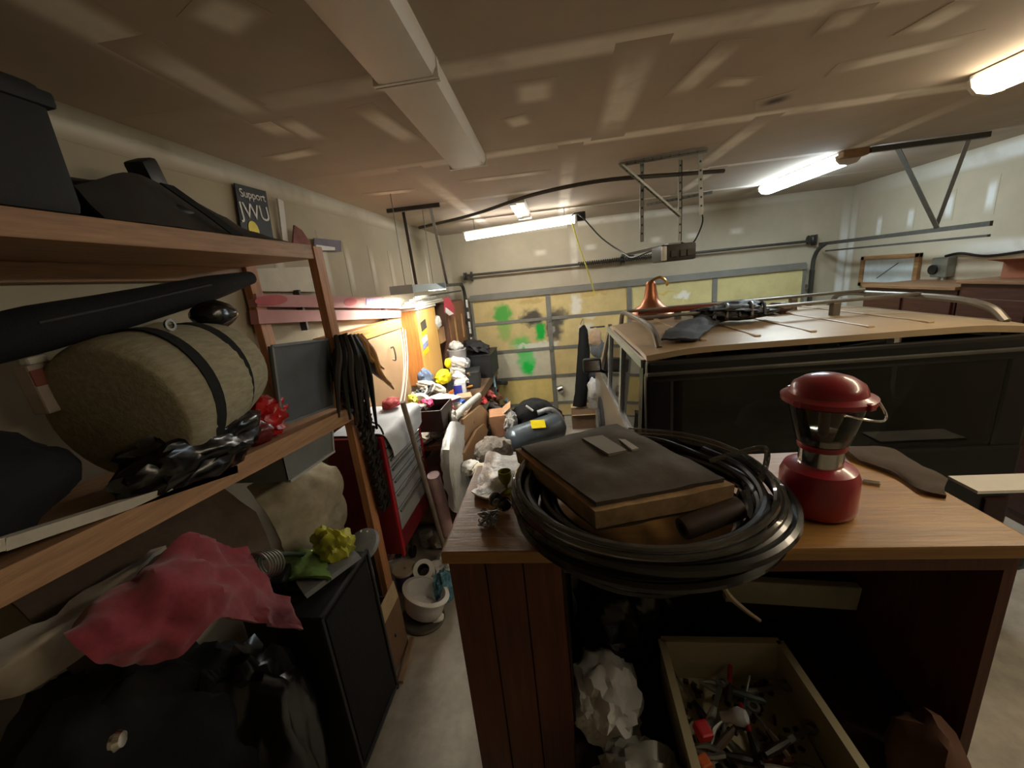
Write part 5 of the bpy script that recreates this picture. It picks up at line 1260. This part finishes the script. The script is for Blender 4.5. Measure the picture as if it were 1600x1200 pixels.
G().lathe([(.03, -.04), (.1, -.045), (.1, -.035), (.06, -.03), (.06, .03), (.1, .035), (.1, .045), (.03, .04), (.03, -.04)], c, 22, (0, R(70), .3)).out('reel_body', mat('pale_reel', '#c5b5a8', .6), reel, True)
G().lathe([(.061, -.03), (.085, -.02), (.085, .02), (.061, .03)], c, 22, (0, R(70), .3)).out('wound_cord', mat('cream_cord', '#ddd2c0', .8), reel, True)
lump('blue_rag', (-1.200, 6.043, 0.917), (.06, .09, .05), '#4a57a0', 'blue rag under the pale cord reel', 'rag', seed=1)
for k in range(3):
    tag(G().tube([Vector((-1.150, 5.558, 1.278)) + Vector((0, 0, .03 * k)), Vector((-1.100, 6.492, 1.006)) + Vector((.01 * k, 0, .02 * k)), Vector((-1.050, 6.762, 0.772)) + Vector((.02 * k, 0, 0)), Vector((-1.050, 6.105, 0.655)) + Vector((.02 * k, 0, 0))], .007, 6).out('loose_cable', M_black if k else M_char, None, True),
        ('innermost', 'middle', 'outermost')[k] + ' of three loose dark cables looping at bench end by garage door', 'cable', 'loose cables at the bench end')
ctn = T('blue_carton', 'blue and white carton standing in the middle of workbench', 'carton', (-1.18, 4.62, BZ))
cq = Vector((-1.200, 4.364, 1.023))
G().box((cq.x, cq.y, cq.z + .03), (.13, .13, .24), (0, 0, .2), bev=.006).out('carton_body', mat('carton_white2', '#cdd0da', .5), ctn)
G().box((cq.x - .02, cq.y - .05, cq.z + .02), (.10, .045, .2), (0, 0, .2), bev=.003).out('blue_face', M_blue, ctn)
G().box((cq.x, cq.y, cq.z + .158), (.1, .1, .02), (0, 0, .2), bev=.004).out('carton_top', M_white, ctn)
lump('white_cloth', (-1.250, 4.530, 1.181), (.09, .14, .06), '#cfc7c0', 'crumpled whitish cloth behind the blue carton', 'cloth', seed=2)
br = T('straw_brush', 'yellow straw hand brush on clutter right of blue carton', 'brush', (-1.150, 5.051, 1.013))
for k in range(9):
    p = Vector((-1.150, 4.869, 1.069)); a = R(-50 + 9 * k)
    G().tube([p, p + Vector((.05, .16 * math.cos(a), .12 * math.sin(a)))], [.012, .008], 6, smooth=False).out('bristle_tuft', mat('straw', '#d5b65a', .8), br)
G().tube([Vector((-1.150, 4.869, 1.069)), Vector((-1.200, 4.804, 1.167))], .014, 8, smooth=False).out('handle', M_tan, br)
tag(G().box((-1.020, 5.641, 0.770), (.03, .28, .18), (R(30), 0, .2), bev=.004).out('blue_tile', mat('pale_blue_tile', '#8fb4c4', .3, var=.3)), 'pale blue glossy panel tilted at front far end of bench', 'panel')
tag(G().cyl((-0.980, 5.828, 0.746), (-0.880, 6.574, 0.538), .035, 12).out('dark_flashlight', M_char, None, True), 'dark grey torch body lying beyond the pale blue panel', 'torch')
lump('red_rag', (-1.080, 4.746, 0.823), (.09, .14, .05), '#c2383a', 'red rag at bench front under pale blue panel', 'rag', seed=1)
lump('pink_red_cloth', (-1.050, 5.263, 0.734), (.07, .1, .06), '#d76a62', 'pinkish red cloth beside the red rag on bench', 'cloth', seed=2)
lump('brown_pouch', (-1.030, 5.741, 0.547), (.07, .1, .06), '#98694a', 'brown leather tool pouch at bench front', 'pouch', seed=3)
lump('grey_bag', (-0.980, 6.304, 0.347), (.08, .12, .11), '#b5bcc0', 'pale grey plastic bag hanging off the bench front corner', 'bag', seed=1, rough=.4)
lump('dark_jacket', (-1.020, 5.197, 0.581), (.08, .16, .07), '#5d5450', 'grey brown jacket sleeve below red rag', 'jacket', seed=2)
pl = tag(G().prism([(-1.200, 3.227, 1.323), (-1.300, 3.940, 1.164), (-1.150, 4.191, 1.033), (-1.050, 3.325, 1.245)], (0, 0, .006)).out('paper_plate', M_paper, None), 'white paper plate lying on top of near bench clutter', 'plate')
tpr = T('white_tape', 'white tape roll with pink inside on near bench clutter', 'tape', (-1.250, 3.160, 1.312))
G().lathe([(.05, 0), (.085, 0), (.085, .06), (.05, .06), (.05, 0)], (-1.250, 3.150, 1.291), 24, (R(25), R(20), 0)).out('roll', M_paper, tpr, True)
lump('pink_cloth', (-1.180, 3.155, 1.303), (.05, .07, .035), '#e0447f', 'hot pink cloth scrap beside white tape roll', 'cloth', seed=1)
lump('pink_paper', (-1.080, 3.417, 1.167), (.03, .07, .03), '#e4587e', 'small pink paper bundle beneath the paper plate', 'paper', seed=2)
lump('yellow_green_cloth', (-1.280, 3.088, 1.360), (.04, .08, .04), '#d4dc3c', 'yellow green cloth at near end of bench by the cords', 'cloth', seed=1)
lump('blue_jeans', (-1.500, 4.062, 1.333), (.06, .1, .08), '#5a6a86', 'blue denim bundle at foot of the pine cabinet', 'jeans', seed=2)
lump('white_towel', (-1.400, 3.931, 1.239), (.09, .16, .05), '#cac5b8', 'whitish towel spread behind the paper plate', 'towel', seed=3)
for k in range(4):
    c = Vector((-1.420, 3.618, 1.282)) + Vector((.02 * k, .07 * k - .1, -.0))
    tag(G().tube([c + Vector((.06 * math.cos(2 * PI * j / 10), .12 * math.sin(2 * PI * j / 10), .02 * math.sin(4 * PI * j / 10))) for j in range(10)], .012, 6, closed=True).out('coiled_cable', mat('grey_cable', '#8f8c86', .6) if k % 2 else M_char, None, True),
        ('charcoal cable coil nearest the camera on near bench', 'pale grey cable coil, nearer of two on near bench', 'charcoal cable coil second from the camera on near bench', 'pale grey cable coil, farther of two on near bench')[k], 'cable', 'coiled cables on the near bench')
bsk = T('dark_crate', 'dark brown plastic crate at near front of workbench', 'crate', (-1.12, 3.55, BZ))
M_cr = mat('dark_brown_plastic', '#3d2d2a', .5)
kq = Vector((-1.100, 3.108, 1.202))
for lo, hi in (((-.1, -.17, -.09), (-.09, .17, .09)), ((.09, -.17, -.09), (.1, .17, .09)), ((-.1, -.17, -.09), (.1, -.16, .09)), ((-.1, .16, -.09), (.1, .17, .09)), ((-.1, -.17, -.09), (.1, .17, -.08))):
    G().b2(kq + Vector(lo), kq + Vector(hi)).out('side_wall', M_cr, bsk)
for k in range(3):
    lump('white_wire_bundle', Vector((-1.25 + .07 * k, 3.12 + .08 * k, .99 + .02 * k)), (.07, .1, .045), ('#c4c0b4', '#9da09c', '#d8d6cf')[k], ('cream wire bundle at near left end of bench', 'grey wire bundle between two pale bundles on bench end', 'white wire bundle touching the brown crate')[k], 'wire', .5, seed=k)
tag(G().tube([(-0.985, 3.267, 1.089), (-0.985, 3.249, 0.883), (-0.985, 3.216, 0.694)], .022, 8, smooth=False).out('navy_tube', mat('navy_tube', '#2a3050', .5), None, True), 'navy blue tube standing against the bench front', 'tube')
tag(G().tube([(-0.990, 3.209, 1.117), (-0.990, 3.544, 1.092), (-0.990, 4.342, 0.992)], .035, 10, smooth=False).out('rolled_paper', mat('rolled_paper', '#b7b4ac', .8), None, True), 'rolled greyish paper lying along the bench front edge', 'paper roll')
can('paint_can', (-1.5, 3.55, BZ), .075, .17, '#8d9194', 'grey paint can near the wall behind bench clutter')
can('spray_can', (-1.55, 3.85, BZ), .035, .2, '#b5433a', 'red spray can near the wall behind bench clutter', '#e5e3dd')
bottle('oil_bottle', (-1.45, 4.35, BZ), .045, .22, '#d8d8d2', 'white oil bottle at foot of sticker cabinet', '#c9302a')
bottle('cleaner_bottle', (-1.56, 5.35, BZ + .0), .05, .3, '#3b5f9e', 'blue cleaner bottle beside far black tool case', '#e8e6df')
box_item('screw_box', (-1.12, 4.18, BZ), (.16, .2, .09), '#7d6a55', 'small tan screw box at bench front under towel', 'box', (0, 0, .3), '#a38d70')
# under and before the bench
lump('white_bag', (-0.980, 3.139, 1.100), (.035, .1, .12), '#c9c5bd', 'cream cloth bag at top of hanging white bag on bench', 'bag', seed=1)
wbag = tag(G().net([[(-0.970, 2.977, 1.145), (-0.930, 3.074, 1.134), (-0.950, 3.359, 0.975)], [(-0.950, 2.670, 1.055), (-0.870, 2.701, 1.037), (-0.940, 3.256, 0.782)], [(-0.950, 2.638, 0.857), (-0.860, 2.627, 0.831), (-0.940, 3.242, 0.528)], [(-0.950, 2.650, 0.599), (-0.890, 2.687, 0.498), (-0.950, 3.226, 0.233)]], .02, .025, 12).out('hanging_bag', M_bag, None, True), 'long white plastic bag hanging down from the bench front', 'bag')
tag(G().blob((-0.700, 2.822, 0.803), (.07, .09, .05), .3, 8, 3).out('cream_package', mat('cream_pack', '#c9bfa6', .6), None, True), 'small cream package beside bottom of hanging white bag', 'package')
pb = T('leaning_plank', 'light wooden board leaning against the bench front', 'board', (-0.930, 3.466, 0.785))
G().prism([(-0.930, 3.327, 1.069), (-0.930, 4.147, 0.934), (-0.930, 4.732, 0.573), (-0.930, 4.043, 0.533), (-0.930, 3.195, 0.663)], (-.03, 0, 0)).out('board_body', wood('light_board', '#b08c66', 'z', .5, var=.2), pb)
for a in ((-0.928, 3.711, 0.891), (-0.928, 3.483, 0.778)):
    G().lathe([(0, 0), (.015, 0), (.015, .002), (0, .002)], a, 10, (0, PI / 2, 0)).out('knot', M_brownbox, pb)
tag(G().prism([(-0.880, 3.004, 0.715), (-0.880, 3.040, 0.861), (-0.880, 3.581, 0.856), (-0.880, 3.967, 0.776), (-0.880, 4.125, 0.637), (-0.880, 3.849, 0.601), (-0.880, 3.294, 0.650)], (-.025, 0, 0)).out('table_leaf', wood('leaf_oak', '#a97e55', 'z', .45, var=.2), None), 'round ended wooden table leaf leaning on the light board', 'board')
cbb = T('cardboard_box', 'pinkish brown cardboard box on floor pile before the bench', 'box', (-.78, 4.3, 0))
cc = Vector((-0.800, 4.348, 0.641))
G().box((cc.x, cc.y, cc.z), (.18, .3, .26), (0, 0, .2), bev=.004).out('box_body', mat('pinkish_card', '#b0805f', .85), cbb)
G().prism([cc + Vector((.09, -.1, .13)), cc + Vector((.05, .17, .13)), cc + Vector((.15, .19, .2)), cc + Vector((.18, -.08, .2))], (0, 0, .004)).out('flap', mat('pinkish_card2', '#c49a78', .85), cbb)
box_item('black_bin', (cc.x, cc.y, 0.001), (.34, .4, cc.z - .16), '#17181a', 'black storage bin under the pinkish cardboard box', 'bin')
# pressure tank and what is around it
tk = T('air_tank', 'grey blue steel air tank lying on pile with yellow sticker', 'tank', (-.35, 4.1, .3))
ta, tb2 = Vector((-0.611, 3.950, 0.542)), Vector((-0.073, 4.250, 0.604))
dd = (tb2 - ta).normalized()
G().tube([ta - dd * .05, ta - dd * .04, ta, ta + dd * .05, tb2 - dd * .05, tb2, tb2 + dd * .04, tb2 + dd * .05], [.04, .09, .14, .16, .16, .14, .09, .04], 24, smooth=False).out('tank_body', mat('tank_blue_grey', '#5a646d', .3, metal=.4, var=.1), tk, True)
G().cyl(ta - dd * .045 + Vector((0, -.02, 0)), ta - dd * .09 + Vector((0, -.03, 0)), .05, 16).out('brass_valve', M_brass, tk, True)
ys = (ta.lerp(tb2, .62)) + Vector((-.02, -.125, .14))
G().box(ys, (.16, .004, .1), (R(-48), .1, .3)).out('yellow_sticker', M_yel, tk)
for t in (.25, .75):
    p = ta.lerp(tb2, t); G().b2((p.x - .02, p.y - .1, .3), (p.x + .02, p.y + .1, p.z - .12)).out('foot', M_steeld, tk)
box_item('wooden_crate', (ta.x + .28, ta.y + .14, .001), (.62, .42, .27), '#4a4038', 'dark wooden crate carrying the grey blue air tank', 'crate')
jkt = tag(G().net([[(-0.675, 4.600, 0.708), (-0.404, 4.650, 0.808), (-0.159, 4.700, 0.692), (-0.042, 4.750, 0.512)], [(-0.642, 4.450, 0.634), (-0.371, 4.350, 0.814), (-0.155, 4.400, 0.704), (-0.031, 4.500, 0.504)], [(-0.639, 4.500, 0.472), (-0.366, 4.350, 0.598), (-0.171, 4.450, 0.499), (-0.040, 4.550, 0.350)]], .03, .04, 9).out('black_jacket', M_blackcloth, None, True), 'black jacket thrown in an arch behind the air tank', 'jacket')
box_item('black_case', (-.3, 4.85, .001), (.5, .3, .5), '#141518', 'black upright case under the black jacket', 'case')
for k, (a, b, lb) in enumerate((((-0.440, 4.300, 0.843), (-0.364, 4.300, 0.776), 'short pale tube lying on the black jacket'), ((-0.238, 4.300, 0.768), (-0.082, 4.300, 0.680), 'long pale tube lying on the right of black jacket'))):
    tag(G().cyl(a, b, .013, 8).out('pale_tube', M_white, None, True), lb, 'tube')
hz = T('silver_hose', 'silver ribbed hose curling beside right end of air tank', 'hose', (-0.048, 4.300, 0.535))
G().tube([(-0.310, 4.250, 0.766), (-0.163, 4.280, 0.786), (-0.053, 4.300, 0.678), (-0.039, 4.300, 0.550), (-0.099, 4.300, 0.441)], .03, 10).out('hose_body', mat('silver_hose', '#a7a9ad', .4, metal=.5, var=.4, scale=40, bump=.2), hz, True)
tag(G().blob((-0.662, 4.300, 0.651), (.1, .1, .14), .35, 9, 4).out('grey_sack', mat('light_grey_sack', '#b4b3af', .7, bump=.15), None, True), 'pale grey sack between cardboard box and air tank', 'sack')
tag(G().blob((-0.665, 3.200, 0.794), (.16, .2, .12), .22, 6, 4).out('fur_rug', mat('grey_fur', '#7d756c', .95, var=.4, scale=40, bump=.2), None, True), 'fuzzy grey rug bundle in front of the air tank', 'rug')
box_item('storage_bin', (-.55, 3.25, .001), (.55, .5, .62), '#7c7f82', 'grey plastic storage bin in aisle carrying fuzzy rug bundle', 'bin')
tag(G().blob((-0.808, 2.900, 0.796), (.07, .1, .05), .35, 9, 3).out('white_newspaper', M_paper, None, True), 'crumpled white newspaper on bin beside hanging bag', 'newspaper')
lump('junk_black_bag', (-1.05, 3.25, .12), (.13, .16, .12), '#1b1b1d', 'black rubbish bag on floor at foot of the bench', 'bag', seed=1)
lump('floor_rag', (-1.2, 2.95, .05), (.1, .08, .05), '#8c857b', 'dusty rag on the floor at foot of red tool chest', 'rag', seed=2)
can('floor_can', (-1.33, 2.98, 0.0), .06, .14, '#b9b5ad', 'pale tin can on floor between chest and pole')

tag(G().b2((1.93, 1.9, 1.045), (2.4, 2.05, 1.06)).out('white_shelf_board', M_whitem, None), 'white board edge seen right of hutch behind its corner', 'board')

# ------------------------------------------------------------------ small clutter on the bench
rnd = random.Random(44)
CL = [('jar', 'clear grey', '#aab0b2'), ('rag', 'orange', '#d9752e'), ('cup', 'white', '#e4e4e0'), ('bottle', 'green', '#3f7a45'), ('tin', 'gold', '#c9a24a'), ('rag', 'dark brown', '#4a352b'),
      ('bottle', 'yellow', '#e3c52a'), ('cup', 'red', '#bb2b2e'), ('jar', 'brown', '#6d4a33'), ('rag', 'pale blue', '#9fb8c9'), ('tin', 'black', '#1d1d1f'), ('box', 'white', '#dddcd6'), ('box', 'red', '#b03338'),
      ('box', 'yellow', '#e0c437'), ('bottle', 'white', '#e8e8e4'), ('rag', 'cream', '#d9cfb8'), ('tin', 'blue', '#3c5fa6'), ('rag', 'charcoal', '#303234'), ('box', 'black', '#1a1b1d'), ('jar', 'amber', '#a86a24'),
      ('box', 'pale green', '#9db79a'), ('cup', 'blue', '#486fb0'), ('rag', 'purple', '#6d4f86'), ('bottle', 'black', '#17181a'), ('tin', 'silver', '#bfc1c2'), ('rag', 'pink', '#de8aa0'), ('box', 'brown', '#8b6443'),
      ('cup', 'yellow', '#e6d03c'), ('jar', 'white', '#ecebe6'), ('box', 'grey', '#8c8e90'), ('tin', 'red', '#b8322f'), ('bottle', 'red', '#a82a2b'), ('rag', 'white', '#e9e9e6'), ('box', 'blue', '#35509a')]
LM = [(3.45, 'at the near end of the bench'), (3.9, 'by the dark brown crate'), (4.4, 'near the paper plate'), (4.85, 'around the blue carton'), (5.3, 'near the grey tool case'), (9, 'at the far end of the bench')]
for i, (kd, cn_, hx) in enumerate(CL):
    y = 3.12 + (i * 0.618 % 1) * 2.2
    x = -1.56 + ((i * 0.387 + .13) % 1) * .47
    z = BZ + .001
    if 4.78 < y < 5.18 and x > -1.5: z = BZ + .226
    if y > 5.34: x = -1.075
    where_ = [l for lim, l in LM if y < lim][0]
    c = (x, y, z)
    lab = '%s %s among workbench clutter %s' % (cn_, {'rag': 'crumpled rag', 'tin': 'round tin', 'box': 'small box', 'jar': 'lidded jar', 'cup': 'open cup', 'bottle': 'small bottle'}[kd], where_)
    h = rnd.uniform(.09, .16)
    if kd == 'jar': can('jar', c, .04, h, hx, lab, '#7f7f7a', 'jar')
    elif kd == 'tin': can('tin', c, .05, h * .7, hx, lab, hx, 'tin')
    elif kd == 'bottle': bottle('bottle', c, .033, h + .06, hx, lab, '#dedede' if hx != '#e8e8e4' else '#c9302a')
    elif kd == 'box': box_item('small_box', c, (.1, .13, h * .6), hx, lab, 'box', (0, 0, rnd.uniform(-.6, .6)))
    elif kd == 'cup':
        t = T('cup', lab, 'cup', c)
        m = mat('cup' + hx, hx, .4)
        G().lathe([(0, 0), (.032, 0), (.04, .1), (.036, .1), (.029, .008), (0, .008)], c, 16).out('cup_body', m, t, True)
        G().tube([Vector(c) + Vector((.036, 0, .08)), Vector(c) + Vector((.065, 0, .07)), Vector(c) + Vector((.06, 0, .03)), Vector(c) + Vector((.034, 0, .025))], .005, 6).out('handle', m, t, True)
    else: lump('rag', (x, y, z + .04), (.07, .1, .045), hx, lab, 'rag', .4, seed=i % 3)
TOOLS = [('hammer', '#9a6b3a'), ('screwdriver', '#c8322d'), ('screwdriver', '#e0b92c'), ('file', '#2d4f8f'), ('chisel', '#b7752f'), ('screwdriver', '#2c2d30'), ('putty_knife', '#8a5a33')]
TN = ['hammer with wooden handle lying on near bench clutter', 'red handled screwdriver lying across bench clutter', 'yellow handled screwdriver lying on bench clutter', 'blue handled file lying on middle bench clutter', 'orange handled chisel lying near bench front edge', 'black handled screwdriver lying near bench front edge', 'brown handled putty knife lying at near bench corner']
for i, (nm, hx) in enumerate(TOOLS):
    p = Vector((-1.15 - .06 * (i % 4), 3.2 + .3 * i, BZ + .13)); a = .5 + i * .9
    d = Vector((math.cos(a), math.sin(a), .05)) * .11
    t = T(nm, TN[i], nm.replace('_', ' '), p)
    G().tube([p - d, p - d * .5, p], [.013, .016, .012], 8).out('handle', mat('tl' + hx, hx, .45), t, True)
    G().tube([p, p + d], .006, 6, smooth=False).out('shaft', M_steel, t)
    if nm == 'hammer': G().bar(p + d + Vector((-d.y, d.x, 0)) * .45, p + d - Vector((-d.y, d.x, 0)) * .45, .03, .03).out('head', M_steeld, t)
    if nm == 'putty_knife': G().bar(p + d * .8, p + d * 1.4, .06, .002).out('blade', M_steel, t)

g = G(); rnd = random.Random(9)
for k in range(170):
    g.box((fx0 + .015 + (fx1 - fx0 - .03) * rnd.random(), fy + .02 + (by - fy - .04) * rnd.random(), cz0 + .012 + .018 * rnd.random()), (rnd.uniform(.008, .03), rnd.uniform(.006, .014), rnd.uniform(.006, .014)), (rnd.uniform(-.4, .4), rnd.uniform(-.4, .4), rnd.uniform(0, 3)))
o = tag(g.out('hardware_scraps', mat('rusty_scraps', '#4b3a30', .5, metal=.3, var=.6, scale=30)), 'rusty brown nuts and hardware scraps covering floor of cream bin', 'hardware')
o['kind'] = 'stuff'
